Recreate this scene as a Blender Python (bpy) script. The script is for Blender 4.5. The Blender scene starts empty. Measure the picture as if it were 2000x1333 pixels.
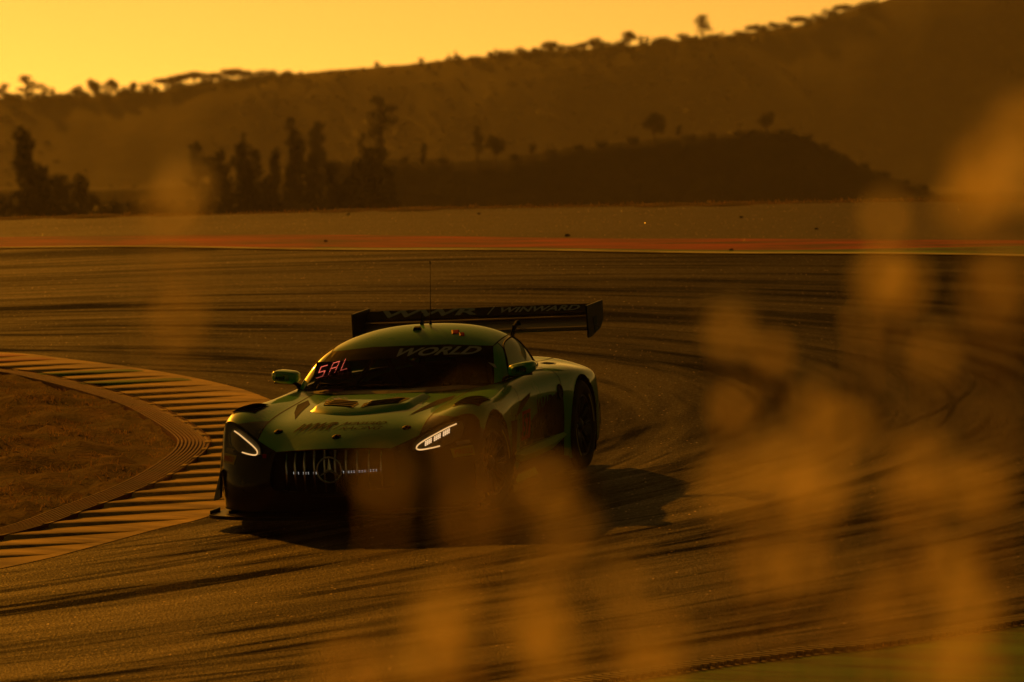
import bpy, bmesh, math, random
from mathutils import Vector, Matrix
from mathutils.bvhtree import BVHTree
import numpy as np

random.seed(7)
rng = np.random.default_rng(11)
sc = bpy.context.scene
col = sc.collection

# ------------------------------------------------------------------ camera
F = 14376.7                      # focal length in pixels of a 2000 px wide frame
D = 55.0                         # metres to the car
CAM = Vector((0, 0, 6.0))
PITCH = math.radians(1.34)
sp, cp = math.sin(PITCH), math.cos(PITCH)
RIGHT, UP, FWD = Vector((1, 0, 0)), Vector((0, sp, cp)), Vector((0, cp, -sp))
cam_d = bpy.data.cameras.new("camera")
cam = bpy.data.objects.new("camera", cam_d)
col.objects.link(cam)
cam_d.sensor_width = 36.0
cam_d.lens = 36.0 * F / 2000.0
cam_d.clip_start = 0.2
cam_d.clip_end = 12000
cam_d.dof.use_dof = True
cam_d.dof.focus_distance = 54.3
cam_d.dof.aperture_fstop = 6.3
cam_d.dof.aperture_blades = 0
mw = Matrix.Identity(4)
for i in range(3):
    mw[i][0], mw[i][1], mw[i][2], mw[i][3] = RIGHT[i], UP[i], -FWD[i], CAM[i]
cam.matrix_world = mw
sc.camera = cam

# the track lies on a plane that climbs away from the camera and banks up to the right
VT = [[0.99826576, -0.00485546, -0.05866764], [0.05886822, 0.08233716, 0.99486438], [0.0, 0.9965927, -0.0824802]]
TO = (-1.06667906, -1.29706837, 55.0)
def v2w(v):
    return RIGHT * v[0] + UP * v[1] + FWD * v[2]
TR, TD, TU = [v2w([VT[r][c] for r in range(3)]) for c in range(3)]
TORG = CAM + v2w(TO)
MT = Matrix.Identity(4)
for i in range(3):
    MT[i][0], MT[i][1], MT[i][2], MT[i][3] = TR[i], TD[i], TU[i], TORG[i]
CARYAW = 0.26855
SUN_T = Vector((0.92, -2.75, -1.0)).normalized()          # direction light travels, on the track plane
SUN_W = (TR * SUN_T.x + TD * SUN_T.y + TU * SUN_T.z).normalized()
SUN_EL = math.asin(-SUN_W.z)
SUN_AZ = math.atan2(-SUN_W.x, -SUN_W.y)                    # clockwise from +Y

# ------------------------------------------------------------------ world and sun
world = bpy.data.worlds.new("World")
sc.world = world
world.use_nodes = True
wn, wl = world.node_tree.nodes, world.node_tree.links
wn.clear()
w_out = wn.new("ShaderNodeOutputWorld")
w_bg = wn.new("ShaderNodeBackground")
w_sky = wn.new("ShaderNodeTexSky")
w_sky.sky_type = 'NISHITA'
w_sky.sun_disc = False
w_sky.sun_elevation = SUN_EL
w_sky.sun_rotation = SUN_AZ
w_sky.altitude = 0
w_sky.air_density = 0.15
w_sky.dust_density = 0.6
w_sky.ozone_density = 1.0
w_tint = wn.new("ShaderNodeMix")
w_tint.data_type = 'RGBA'
w_tint.blend_type = 'MULTIPLY'
w_tint.inputs[0].default_value = 1.0
w_tint.inputs[7].default_value = (1.0, 0.495, 0.068, 1)
wl.new(w_sky.outputs[0], w_tint.inputs[6])
wl.new(w_tint.outputs[2], w_bg.inputs[0])
w_bg.inputs[1].default_value = 0.068
wl.new(w_bg.outputs[0], w_out.inputs[0])

sun_d = bpy.data.lights.new("sun", 'SUN')
sun = bpy.data.objects.new("sun", sun_d)
col.objects.link(sun)
sun_d.energy = 3.3
sun_d.angle = math.radians(0.6)
sun_d.color = (1.0, 0.32, 0.01)
sun.rotation_euler = SUN_W.to_track_quat('-Z', 'Y').to_euler()

sc.view_settings.view_transform = 'Standard'
sc.view_settings.look = 'None'
sc.view_settings.exposure = 0.0
sc.view_settings.gamma = 1.0
sc.view_settings.use_curve_mapping = False
sc.render.engine = 'CYCLES'
sc.cycles.use_denoising = True
sc.cycles.max_bounces = 6
sc.cycles.volume_bounces = 0
sc.cycles.transparent_max_bounces = 12
sc.cycles.sample_clamp_indirect = 4.0

# ------------------------------------------------------------------ helpers
def i2t(x, y, u=0.0):
    """a point of the photograph (2000 px frame) on the track plane, in track coordinates"""
    d = v2w(((x - 1000) / F, (666.5 - y) / F, 1.0))
    o = CAM - TORG
    C = Vector((o.dot(TR), o.dot(TD), o.dot(TU)))
    R = Vector((d.dot(TR), d.dot(TD), d.dot(TU)))
    k = (u - C.z) / R.z
    p = C + R * k
    return (p.x, p.y)

def i2w(x, y, dist):
    """a point in world space seen at that spot, dist metres ahead of the camera"""
    return CAM + v2w(((x - 1000) / F * dist, (666.5 - y) / F * dist, dist))

def plane_z(x, y):
    n = TU
    return TORG.z - (n.x * (x - TORG.x) + n.y * (y - TORG.y)) / n.z

def link(name, me, parent=None, mat=None):
    o = bpy.data.objects.new(name, me)
    col.objects.link(o)
    if mat is not None and not me.materials:
        me.materials.append(mat)
    if parent is not None:
        o.parent = parent
    return o

def mesh(name, verts, faces, mat=None, parent=None, smooth=False):
    me = bpy.data.meshes.new(name)
    me.from_pydata([tuple(v) for v in verts], [], [tuple(f) for f in faces])
    me.update()
    if smooth:
        me.polygons.foreach_set("use_smooth", [True] * len(me.polygons))
    return link(name, me, parent, mat)

def from_bm(name, bm, mat=None, parent=None, smooth=False):
    me = bpy.data.meshes.new(name)
    bm.to_mesh(me)
    bm.free()
    if smooth:
        me.polygons.foreach_set("use_smooth", [True] * len(me.polygons))
    return link(name, me, parent, mat)

def empty(name, parent=None):
    o = bpy.data.objects.new(name, None)
    o.empty_display_size = 0.2
    col.objects.link(o)
    if parent is not None:
        o.parent = parent
    return o

def tag(o, label=None, category=None, group=None, kind=None):
    if label: o["label"] = label
    if category: o["category"] = category
    if group: o["group"] = group
    if kind: o["kind"] = kind
    return o

class MB:
    """collects simple shapes into one mesh"""
    def __init__(s):
        s.v, s.f = [], []
    def add(s, vs, fs):
        n = len(s.v)
        s.v += [tuple(v) for v in vs]
        s.f += [tuple(i + n for i in f) for f in fs]
    def box(s, lo, hi, M=None):
        vs = [Vector((x, y, z)) for x in (lo[0], hi[0]) for y in (lo[1], hi[1]) for z in (lo[2], hi[2])]
        if M is not None: vs = [M @ v for v in vs]
        s.add(vs, [(0, 1, 3, 2), (4, 6, 7, 5), (0, 4, 5, 1), (2, 3, 7, 6), (0, 2, 6, 4), (1, 5, 7, 3)])
    def tube(s, pts, rad, n=8, caps=True, flat=1.0):
        pts = [Vector(p) for p in pts]
        if not hasattr(rad, '__len__'): rad = [rad] * len(pts)
        base = len(s.v)
        for i, p in enumerate(pts):
            t = (pts[min(i + 1, len(pts) - 1)] - pts[max(i - 1, 0)]).normalized()
            a = Vector((0, 0, 1)) if abs(t.z) < 0.9 else Vector((1, 0, 0))
            b = t.cross(a).normalized()
            c = b.cross(t).normalized()
            for k in range(n):
                an = 2 * math.pi * k / n
                s.v.append(tuple(p + b * math.cos(an) * rad[i] + c * math.sin(an) * rad[i] * flat))
        for i in range(len(pts) - 1):
            for k in range(n):
                k2 = (k + 1) % n
                s.f.append((base + i * n + k, base + i * n + k2, base + (i + 1) * n + k2, base + (i + 1) * n + k))
        if caps:
            s.f.append(tuple(base + k for k in range(n))[::-1])
            s.f.append(tuple(base + (len(pts) - 1) * n + k for k in range(n)))
    def lathe(s, prof, n, M=None, closed=False):
        """prof: list of (radius, height); axis local Z"""
        base = len(s.v)
        for (r, h) in prof:
            for k in range(n):
                a = 2 * math.pi * k / n
                v = Vector((r * math.cos(a), r * math.sin(a), h))
                s.v.append(tuple(M @ v if M is not None else v))
        m = len(prof)
        for i in range(m if closed else m - 1):
            j = (i + 1) % m
            for k in range(n):
                k2 = (k + 1) % n
                s.f.append((base + i * n + k, base + i * n + k2, base + j * n + k2, base + j * n + k))
    def build(s, name, mat=None, parent=None, smooth=False):
        return mesh(name, s.v, s.f, mat, parent, smooth)

def crom(pts, n):
    """smooth polyline through points (centripetal-ish Catmull-Rom), n steps per span"""
    P = [np.array(p, float) for p in pts]
    P = [2 * P[0] - P[1]] + P + [2 * P[-1] - P[-2]]
    out = []
    for i in range(1, len(P) - 2):
        a, b, c, d = P[i - 1], P[i], P[i + 1], P[i + 2]
        for k in range(n):
            t = k / n
            out.append(0.5 * ((2 * b) + (-a + c) * t + (2 * a - 5 * b + 4 * c - d) * t * t + (-a + 3 * b - 3 * c + d) * t ** 3))
    out.append(P[-2])
    return out

ORD = ["first", "second", "third", "fourth", "fifth", "sixth", "seventh", "eighth", "ninth", "tenth", "eleventh",
       "twelfth", "thirteenth", "fourteenth", "fifteenth", "sixteenth", "seventeenth", "eighteenth", "nineteenth",
       "twentieth", "twenty-first", "twenty-second", "twenty-third", "twenty-fourth", "twenty-fifth", "twenty-sixth",
       "twenty-seventh", "twenty-eighth", "twenty-ninth", "thirtieth", "thirty-first", "thirty-second", "thirty-third",
       "thirty-fourth", "thirty-fifth", "thirty-sixth", "thirty-seventh", "thirty-eighth", "thirty-ninth", "fortieth"]

# ------------------------------------------------------------------ materials
class NT:
    def __init__(s, name):
        s.m = bpy.data.materials.new(name)
        s.m.use_nodes = True
        s.n, s.l = s.m.node_tree.nodes, s.m.node_tree.links
        s.b = s.n["Principled BSDF"]
        s.out = s.n["Material Output"]
    def node(s, t, **kw):
        x = s.n.new(t)
        for k, v in kw.items(): setattr(x, k, v)
        return x
    def math(s, op, a, b=None, c=None, clamp=False):
        x = s.n.new("ShaderNodeMath"); x.operation = op; x.use_clamp = clamp
        for i, q in enumerate((a, b, c)):
            if q is None: continue
            if isinstance(q, (int, float)): x.inputs[i].default_value = q
            else: s.l.new(q, x.inputs[i])
        return x.outputs[0]
    def noise(s, scale, detail=3, rough=0.5, vec=None):
        x = s.n.new("ShaderNodeTexNoise"); x.inputs["Scale"].default_value = scale
        x.inputs["Detail"].default_value = detail; x.inputs["Roughness"].default_value = rough
        if vec is not None: s.l.new(vec, x.inputs["Vector"])
        return x.outputs["Fac"]
    def ramp(s, fac, stops):
        x = s.n.new("ShaderNodeValToRGB")
        cr = x.color_ramp
        while len(cr.elements) < len(stops): cr.elements.new(0.5)
        for e, (p, c) in zip(cr.elements, stops):
            e.position = p; e.color = (*c, 1) if len(c) == 3 else c
        s.l.new(fac, x.inputs[0])
        return x.outputs[0]
    def mix(s, fac, a, b):
        x = s.n.new("ShaderNodeMix"); x.data_type = 'RGBA'
        for i, q in ((0, fac), (6, a), (7, b)):
            if isinstance(q, (int, float)): x.inputs[i].default_value = q
            elif isinstance(q, tuple): x.inputs[i].default_value = (*q, 1)
            else: s.l.new(q, x.inputs[i])
        return x.outputs[2]
    def obj(s):
        return s.n.new("ShaderNodeTexCoord").outputs["Object"]
    def sep(s, vec):
        x = s.n.new("ShaderNodeSeparateXYZ"); s.l.new(vec, x.inputs[0]); return x.outputs
    def comb(s, x_, y_, z_=0.0):
        x = s.n.new("ShaderNodeCombineXYZ")
        for i, q in enumerate((x_, y_, z_)):
            if isinstance(q, (int, float)): x.inputs[i].default_value = q
            else: s.l.new(q, x.inputs[i])
        return x.outputs[0]
    def bump(s, h, strength, dist):
        x = s.n.new("ShaderNodeBump"); x.inputs["Strength"].default_value = strength; x.inputs["Distance"].default_value = dist
        s.l.new(h, x.inputs["Height"]); s.l.new(x.outputs[0], s.b.inputs["Normal"])
        return x.outputs[0]
    def set(s, **kw):
        for k, v in kw.items():
            k = {"base": "Base Color", "rough": "Roughness", "metal": "Metallic", "coat": "Coat Weight",
                 "coatr": "Coat Roughness", "spec": "Specular IOR Level", "emit": "Emission Color", "emits": "Emission Strength",
                 "sheen": "Sheen Weight", "alpha": "Alpha", "trans": "Transmission Weight"}[k]
            if isinstance(v, (int, float)): s.b.inputs[k].default_value = v
            elif isinstance(v, tuple): s.b.inputs[k].default_value = (*v, 1)
            else: s.l.new(v, s.b.inputs[k])
        return s

def simple(name, base, rough=0.5, var=0.15, scale=8.0, **kw):
    """a plain procedural material with slight colour wander"""
    t = NT(name)
    f = t.noise(scale, 4, 0.6, t.obj())
    lo = tuple(c * (1 - var) for c in base); hi = tuple(min(1, c * (1 + var)) for c in base)
    t.set(base=t.ramp(f, [(0.3, lo), (0.7, hi)]), rough=rough, **kw)
    return t.m

HC = (-11.0, 7.0)                 # centre of the hairpin on the track plane

def asphalt_material(name, base, runoff=False):
    t = NT(name)
    o = t.obj()
    x, y, z = t.sep(o)
    dx, dy = t.math('SUBTRACT', x, HC[0]), t.math('SUBTRACT', y, HC[1])
    rad = t.math('SQRT', t.math('ADD', t.math('MULTIPLY', dx, dx), t.math('MULTIPLY', dy, dy)))
    ang = t.math('ARCTAN2', dy, dx)
    warp = t.math('MULTIPLY', t.noise(0.12, 1, 0.4, o), 0.9)
    rw = t.math('ADD', rad, warp)
    # tyre streaks that run round the hairpin: broad, medium and thin bands
    s1 = t.noise(1.0, 3, 0.55, t.comb(t.math('MULTIPLY', rw, 0.9), t.math('MULTIPLY', ang, 1.3), 1.0))
    s2 = t.noise(1.0, 3, 0.6, t.comb(t.math('MULTIPLY', rw, 3.2), t.math('MULTIPLY', ang, 3.0), 5.0))
    s3 = t.noise(1.0, 2, 0.5, t.comb(t.math('MULTIPLY', rw, 9.0), t.math('MULTIPLY', ang, 5.0), 9.0))
    # a second family of marks from cars running wide
    dx2, dy2 = t.math('SUBTRACT', x, -7.0), t.math('SUBTRACT', y, 9.0)
    rad2 = t.math('SQRT', t.math('ADD', t.math('MULTIPLY', dx2, dx2), t.math('MULTIPLY', dy2, dy2)))
    s4 = t.noise(1.0, 2, 0.5, t.comb(t.math('MULTIPLY', rad2, 4.2), t.math('MULTIPLY', t.math('ARCTAN2', dy2, dx2), 2.2), 3.0))
    rub = t.math('ADD', t.math('ADD', t.math('MULTIPLY', s1, 0.95), t.math('MULTIPLY', s2, 0.65)), t.math('ADD', t.math('MULTIPLY', s3, 0.3), t.math('MULTIPLY', s4, 0.35)))
    rubf = t.n.new("ShaderNodeMapRange"); t.l.new(rub, rubf.inputs[0])
    rubf.inputs[1].default_value = 0.93; rubf.inputs[2].default_value = 1.27
    rubm = rubf.outputs[0]
    l1 = t.noise(1.0, 1, 0.4, t.comb(t.math('MULTIPLY', rad, 4.2), t.math('MULTIPLY', ang, 0.9), 21.0))
    l2 = t.noise(1.0, 1, 0.4, t.comb(t.math('MULTIPLY', rad2, 3.6), t.math('MULTIPLY', t.math('ARCTAN2', dy2, dx2), 0.8), 33.0))
    fade = t.noise(0.35, 2, 0.5, o)
    def band(q, lo, hi):
        m = t.n.new('ShaderNodeMapRange'); m.interpolation_type = 'SMOOTHSTEP'; t.l.new(q, m.inputs[0])
        m.inputs[1].default_value = lo; m.inputs[2].default_value = hi
        return m.outputs[0]
    lines = t.math('MAXIMUM', band(l1, 0.58, 0.64), band(l2, 0.61, 0.66))
    lines = t.math('MULTIPLY', lines, band(fade, 0.32, 0.5))
    rubm = t.math('MAXIMUM', rubm, t.math('MULTIPLY', lines, 0.9))
    # the surface darkens towards the middle of the bend's sweep
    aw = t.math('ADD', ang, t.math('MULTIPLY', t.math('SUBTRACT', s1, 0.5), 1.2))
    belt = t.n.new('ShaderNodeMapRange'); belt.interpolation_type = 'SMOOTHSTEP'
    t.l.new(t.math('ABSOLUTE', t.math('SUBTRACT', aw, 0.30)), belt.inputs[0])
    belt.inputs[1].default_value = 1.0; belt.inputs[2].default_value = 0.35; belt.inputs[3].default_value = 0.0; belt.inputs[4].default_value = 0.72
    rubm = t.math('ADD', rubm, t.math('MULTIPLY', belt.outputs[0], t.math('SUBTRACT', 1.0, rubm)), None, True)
    if runoff: rubm = t.math('MULTIPLY', rubm, 0.35)
    os_ = t.comb(x, t.math('MULTIPLY', y, 0.28), 0.0)
    grain = t.noise(55.0, 3, 0.75, os_)
    gcol = t.ramp(grain, [(0.32, tuple(c * 0.35 for c in base)), (0.5, base), (0.68, tuple(c * 2.2 for c in base))])
    vs_ = t.n.new("ShaderNodeTexVoronoi"); vs_.inputs["Scale"].default_value = 42.0
    t.l.new(os_, vs_.inputs["Vector"])
    vc_ = t.n.new("ShaderNodeSeparateColor"); t.l.new(vs_.outputs["Color"], vc_.inputs[0])
    stone = t.math('MULTIPLY', t.math('LESS_THAN', vc_.outputs[0], 0.035), t.math('LESS_THAN', vs_.outputs["Distance"], 0.38))  # pale specks of stone, coloured bright to stand in for sun sparkle
    stone = t.math('MULTIPLY', stone, t.ramp(t.noise(1.1, 3, 0.6, o), [(0.40, (0.15,) * 3), (0.6, (1, 1, 1))]))
    gcol = t.mix(stone, gcol, (0.62, 0.48, 0.32))
    dark_ = t.mix(t.math('MULTIPLY', stone, 0.5), (0.006, 0.005, 0.005), (0.3, 0.22, 0.14))
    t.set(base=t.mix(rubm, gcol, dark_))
    # stones catch the low sun: coarse cells each tilted their own way
    vor = t.n.new("ShaderNodeTexVoronoi"); vor.inputs["Scale"].default_value = 52.0
    t.l.new(o, vor.inputs["Vector"])
    h = t.math('ADD', t.math('MULTIPLY', vor.outputs["Distance"], 0.8), t.math('MULTIPLY', t.noise(120.0, 2, 0.6, o), 0.5))
    t.bump(h, 0.7, 0.009)
    cellr = t.n.new("ShaderNodeSeparateColor"); t.l.new(vor.outputs["Color"], cellr.inputs[0])
    rr = t.ramp(cellr.outputs[0], [(0.0, (0.42,) * 3), (0.2, (0.52,) * 3), (1.0, (0.66,) * 3)])
    fleck = t.ramp(cellr.outputs[0], [(0.0, (1.0,) * 3), (0.025, (0.8,) * 3), (0.04, (0.0,) * 3), (1.0, (0.0,) * 3)])
    t.set(rough=rr, spec=t.math("SUBTRACT", 0.05, t.math("MULTIPLY", rubm, 0.049)))
    t.b.inputs["Specular Tint"].default_value = (1.0, 0.78, 0.25, 1)
    return t.m

M = {}
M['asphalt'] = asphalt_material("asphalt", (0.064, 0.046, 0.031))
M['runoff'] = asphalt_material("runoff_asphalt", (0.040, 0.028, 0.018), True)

def worn_paint(name, base, dark, amount=0.5, rough=0.55):
    t = NT(name)
    o = t.obj()
    x, y, z = t.sep(o)
    al = t.math('SUBTRACT', t.math('MULTIPLY', x, 0.80), t.math('MULTIPLY', y, 0.60)); ac = t.math('ADD', t.math('MULTIPLY', x, 0.60), t.math('MULTIPLY', y, 0.80))
    st = t.noise(1.0, 4, 0.6, t.comb(t.math('MULTIPLY', al, 0.5), t.math('MULTIPLY', ac, 3.5), 0.0))
    f = t.ramp(st, [(0.5 - amount * 0.3, (0, 0, 0)), (0.62, (1, 1, 1))])
    t.set(base=t.mix(f, base, dark), rough=rough, spec=0.03)
    t.bump(t.noise(70, 3, 0.6, o), 0.5, 0.006)
    return t.m
M['red_paint'] = worn_paint("red_paint", (0.48, 0.026, 0.008), (0.06, 0.008, 0.005), 0.65)
M['green_paint'] = worn_paint("green_paint", (0.09, 0.30, 0.035), (0.02, 0.05, 0.010), 0.85)
M['line_paint'] = worn_paint("line_paint", (0.70, 0.70, 0.45), (0.30, 0.30, 0.16), 0.2)
M['kerb_yellow'] = worn_paint("kerb_yellow_paint", (0.78, 0.56, 0.20), (0.22, 0.15, 0.06), 0.8, 0.5)
M['kerb_red'] = worn_paint("kerb_red_paint", (0.55, 0.22, 0.09), (0.30, 0.12, 0.06), 0.4, 0.5)
M['apron'] = worn_paint("apron_concrete", (0.13, 0.034, 0.012), (0.075, 0.02, 0.008), 0.3, 0.5)
M['drain'] = simple("drain_concrete", (0.16, 0.14, 0.11), 0.7, 0.3, 20)
M['drain_bar'] = simple("drain_bar_iron", (0.05, 0.045, 0.04), 0.6, 0.3, 30)
t = NT("infield_soil")
o_ = t.obj()
t.set(base=t.ramp(t.noise(3.0, 6, 0.65, o_), [(0.38, (0.018, 0.007, 0.004)), (0.55, (0.06, 0.026, 0.010)), (0.75, (0.18, 0.09, 0.035))]), rough=0.9, spec=0.05)
t.bump(t.noise(14, 5, 0.7, o_), 0.9, 0.05)
M['soil'] = t.m
t = NT("far_ground")
o_ = t.obj()
t.set(base=t.ramp(t.noise(0.05, 6, 0.65, o_), [(0.3, (0.015, 0.013, 0.006)), (0.7, (0.03, 0.026, 0.012))]), rough=1.0, spec=0.02)
M['ground'] = t.m
t = NT("scrub_hillside")
o_ = t.obj()
t.set(base=t.ramp(t.noise(0.03, 6, 0.7, o_), [(0.35, (0.03, 0.03, 0.012)), (0.55, (0.05, 0.046, 0.02)), (0.7, (0.08, 0.07, 0.032))]), rough=1.0, spec=0.05)
t.bump(t.noise(0.12, 3, 0.6, o_), 0.4, 1.0)
M['hill'] = t.m
t = NT("dark_hillside")
o_ = t.obj()
t.set(base=t.ramp(t.noise(0.08, 6, 0.7, o_), [(0.35, (0.018, 0.018, 0.008)), (0.7, (0.045, 0.04, 0.018))]), rough=1.0, spec=0.03)
t.bump(t.noise(0.5, 4, 0.7, o_), 1.0, 0.6)
M['hill_dark'] = t.m

def foliage(name, a, b, trans=0.25):
    t = NT(name)
    f = t.noise(1.2, 3, 0.6, t.obj())
    c = t.ramp(f, [(0.3, a), (0.7, b)])
    t.set(base=c, rough=0.7, spec=0.2)
    tr = t.node("ShaderNodeBsdfTranslucent"); t.l.new(c, tr.inputs[0])
    mx = t.node("ShaderNodeMixShader"); mx.inputs[0].default_value = trans
    t.l.new(t.b.outputs[0], mx.inputs[1]); t.l.new(tr.outputs[0], mx.inputs[2]); t.l.new(mx.outputs[0], t.out.inputs[0])
    return t.m
M['leaf'] = foliage("dark_leaf", (0.014, 0.018, 0.006), (0.032, 0.038, 0.014), 0.06)
M['bark'] = simple("bark", (0.07, 0.05, 0.035), 0.9, 0.3, 3)
M['dry_grass'] = foliage("dry_grass", (0.16, 0.10, 0.04), (0.34, 0.24, 0.10), 0.4)
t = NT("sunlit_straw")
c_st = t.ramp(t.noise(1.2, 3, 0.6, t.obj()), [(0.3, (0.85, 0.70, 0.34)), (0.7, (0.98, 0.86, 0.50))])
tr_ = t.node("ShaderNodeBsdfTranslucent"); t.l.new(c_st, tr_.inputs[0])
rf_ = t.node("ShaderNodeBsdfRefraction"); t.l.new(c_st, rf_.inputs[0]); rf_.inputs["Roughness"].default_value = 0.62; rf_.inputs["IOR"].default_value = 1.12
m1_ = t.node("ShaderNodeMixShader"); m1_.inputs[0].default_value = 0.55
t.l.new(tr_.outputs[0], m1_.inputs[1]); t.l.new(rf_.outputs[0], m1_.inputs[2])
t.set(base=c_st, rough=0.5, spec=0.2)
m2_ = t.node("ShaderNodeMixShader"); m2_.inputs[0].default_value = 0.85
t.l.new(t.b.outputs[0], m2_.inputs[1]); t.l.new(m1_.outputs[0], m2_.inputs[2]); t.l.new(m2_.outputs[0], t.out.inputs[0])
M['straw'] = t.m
#MATS_MORE

# ================================================================== the large structure
def structure(o, T=True):
    o["kind"] = "structure"
    if T: o.matrix_world = MT
    return o

def polar_fn(img_pts, extra=()):
    ps = []
    for (x, y) in img_pts:
        r, d = i2t(x, y)
        ps.append((math.degrees(math.atan2(d - HC[1], r - HC[0])), math.hypot(r - HC[0], d - HC[1])))
    ps += list(extra)
    ps.sort()
    cur = np.array(crom(ps, 12))
    return lambda a: float(np.interp(a, cur[:, 0], cur[:, 1]))
def pol(a, R):
    return (HC[0] + R * math.cos(math.radians(a)), HC[1] + R * math.sin(math.radians(a)))

EXT = [(-180, 22.), (-100, 21.3), (-75, 21.3), (-15, 22.0), (15, 22.5), (100, 29.0), (140, 38.0), (180, 44.)]
R_line = polar_fn([(0, 487), (600, 490), (1000, 491), (1400, 497), (2000, 503), (1130, 1333), (1500, 1280), (2000, 1207)], EXT)
R_red = polar_fn([(0, 465), (1000, 465), (1500, 468), (2000, 471)], [(100, 31.), (140, 40.), (180, 46.), (15, 24.5), (-180, 24.)])
R_far = polar_fn([(0, 430), (400, 422), (775, 412), (1000, 408), (1400, 402), (2000, 394)], [(-180, 27.), (-100, 26.5), (-50, 26.5), (0, 28.5), (110, 36.), (140, 44.), (180, 50.)])

def ring(name, fi, fo, a0, a1, u, mat, step=1.0, nr=1, parent=None, ufn=None):
    n = int((a1 - a0) / step) + 1
    vs, fs = [], []
    for i in range(n + 1):
        a = a0 + (a1 - a0) * i / n
        for j in range(nr + 1):
            k = j / nr
            R = fi(a) * (1 - k) + fo(a) * k
            p = pol(a, R)
            vs.append((p[0], p[1], u if ufn is None else ufn(a, k)))
    for i in range(n):
        for j in range(nr):
            q = i * (nr + 1) + j
            fs.append((q, q + 1, q + nr + 2, q + nr + 1))
    o = mesh(name, vs, fs, mat, parent)
    return o

# --- ground sheet to the horizon
def ground_h(x, y):
    pz = plane_z(max(-70, min(70, x)), max(-40, min(98, y))) - 0.7
    k = min(1, max(0, (y - 96) / 90.0)); k = k * k * (3 - 2 * k)
    s = min(1, max(0, (abs(x) - 70) / 200.0)); s = s * s * (3 - 2 * s)
    k = max(k, s)
    return pz * (1 - k) + 0.0 * k
xs = sorted(set(list(np.linspace(-4000, -200, 16)) + list(np.linspace(-200, 200, 41)) + list(np.linspace(200, 4000, 16))))
ys = sorted(set(list(np.linspace(-4000, -60, 14)) + list(np.linspace(-60, 240, 61)) + list(np.linspace(240, 4000, 24))))
vs = [(x, y, ground_h(x, y)) for y in ys for x in xs]
nx = len(xs)
fs = [(j * nx + i, j * nx + i + 1, (j + 1) * nx + i + 1, (j + 1) * nx + i) for j in range(len(ys) - 1) for i in range(nx - 1)]
structure(mesh("ground", vs, fs, M['ground'], None, True), False)

# --- the hairpin
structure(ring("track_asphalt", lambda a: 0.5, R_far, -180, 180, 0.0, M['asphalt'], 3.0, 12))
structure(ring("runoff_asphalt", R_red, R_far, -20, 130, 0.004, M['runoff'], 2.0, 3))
R_green = lambda a: R_line(a) + float(np.interp(a, [-20, 30, 40, 44, 48, 52, 60, 75, 130], [1.0, 1.0, 0.85, 0.5, 0.28, 0.2, 0.2, 0.12, 0.1])) * (R_red(a) - R_line(a) if a > 40 else 1.6)
structure(ring("red_paint_strip", R_line, R_red, -20, 130, 0.006, M['red_paint'], 2.0, 2))
structure(ring("green_paint_strip", R_line, R_green, -20, 66, 0.010, M['green_paint'], 2.0, 2))
structure(ring("edge_line", R_line, lambda a: R_line(a) + 0.14, -20, 130, 0.014, M['line_paint'], 1.0, 1))
# near side of the outer edge: slot drain and green run-off
dr = structure(ring("drain_channel", R_line, lambda a: R_line(a) + 0.30, -110, -20, 0.008, M['drain'], 0.5, 1))
structure(ring("green_run_off", lambda a: R_line(a) + 0.28, lambda a: R_far(a) - 0.4, -110, -20, 0.004, M['green_paint'], 2.0, 3))
bm_ = MB(); bm_.box((-0.12, -0.011, 0.0), (0.12, 0.011, 0.030))
bar0 = bm_.build("drain_bar", M['drain_bar'])
col.objects.unlink(bar0)
a = -58.5
while a < -41.0:
    R = R_line(a) + 0.15
    p = pol(a, R)
    b = bpy.data.objects.new("drain_bar", bar0.data)
    col.objects.link(b)
    b.parent = dr
    b.location = (p[0], p[1], 0.006)
    b.rotation_euler = (0, 0, math.radians(a))
    a += math.degrees(0.062 / R)
bpy.data.objects.remove(bar0)

# --- verge behind the run-off
def verge_u(a, k):
    return 0.02 * math.sin(min(1, k * 12) * math.pi * 0.5) - 1.2 * max(0, k - 0.08) ** 1.2 + 0.008 * math.sin(a * 37.0) * (k < 0.2) + 0.006 * math.sin(a * 91.0)
structure(ring("verge", lambda a: R_far(a) - 0.15, lambda a: R_far(a) + 5, -180, 180, 0, M['soil'], 0.5, 10, None, verge_u))

# --- inner kerb, apron and infield; edges as r(d)
def rfn(pts):
    cur = np.array(crom(sorted(pts), 12))
    return lambda d: float(np.interp(d, cur[:, 0], cur[:, 1]))
r_kerb = rfn([(-9, -7.6), (-5, -4.6), (-2.2, -2.6), (-1.2, -2.05), (-.2, -1.6), (.6, -1.2), (3, -.6), (5.5, -.35), (8, -.6), (10.5, -1.1), (12, -1.5), (13.9, -2.2), (16, -3.2), (17.2, -3.9), (20, -6.2), (25, -11)])
r_bo = rfn([(-9, -9.2), (-4, -4.9), (-.6, -2.72), (1.2, -2.1), (2.9, -1.68), (4.6, -1.46), (5.7, -1.4), (6.6, -1.47), (8.3, -1.75), (10.3, -2.18), (13.1, -3.05), (14.6, -3.75), (18, -6.0), (25, -12)])
r_bi = rfn([(-9, -9.5), (-4, -5.15), (-.6, -3.0), (1.2, -2.38), (2.9, -1.96), (4.6, -1.73), (5.7, -1.67), (6.6, -1.74), (8.3, -2.02), (10.3, -2.45), (13.1, -3.32), (14.6, -4.0), (18, -6.2), (25, -12.2)])
dd = np.linspace(-8, 23, 156)
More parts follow.
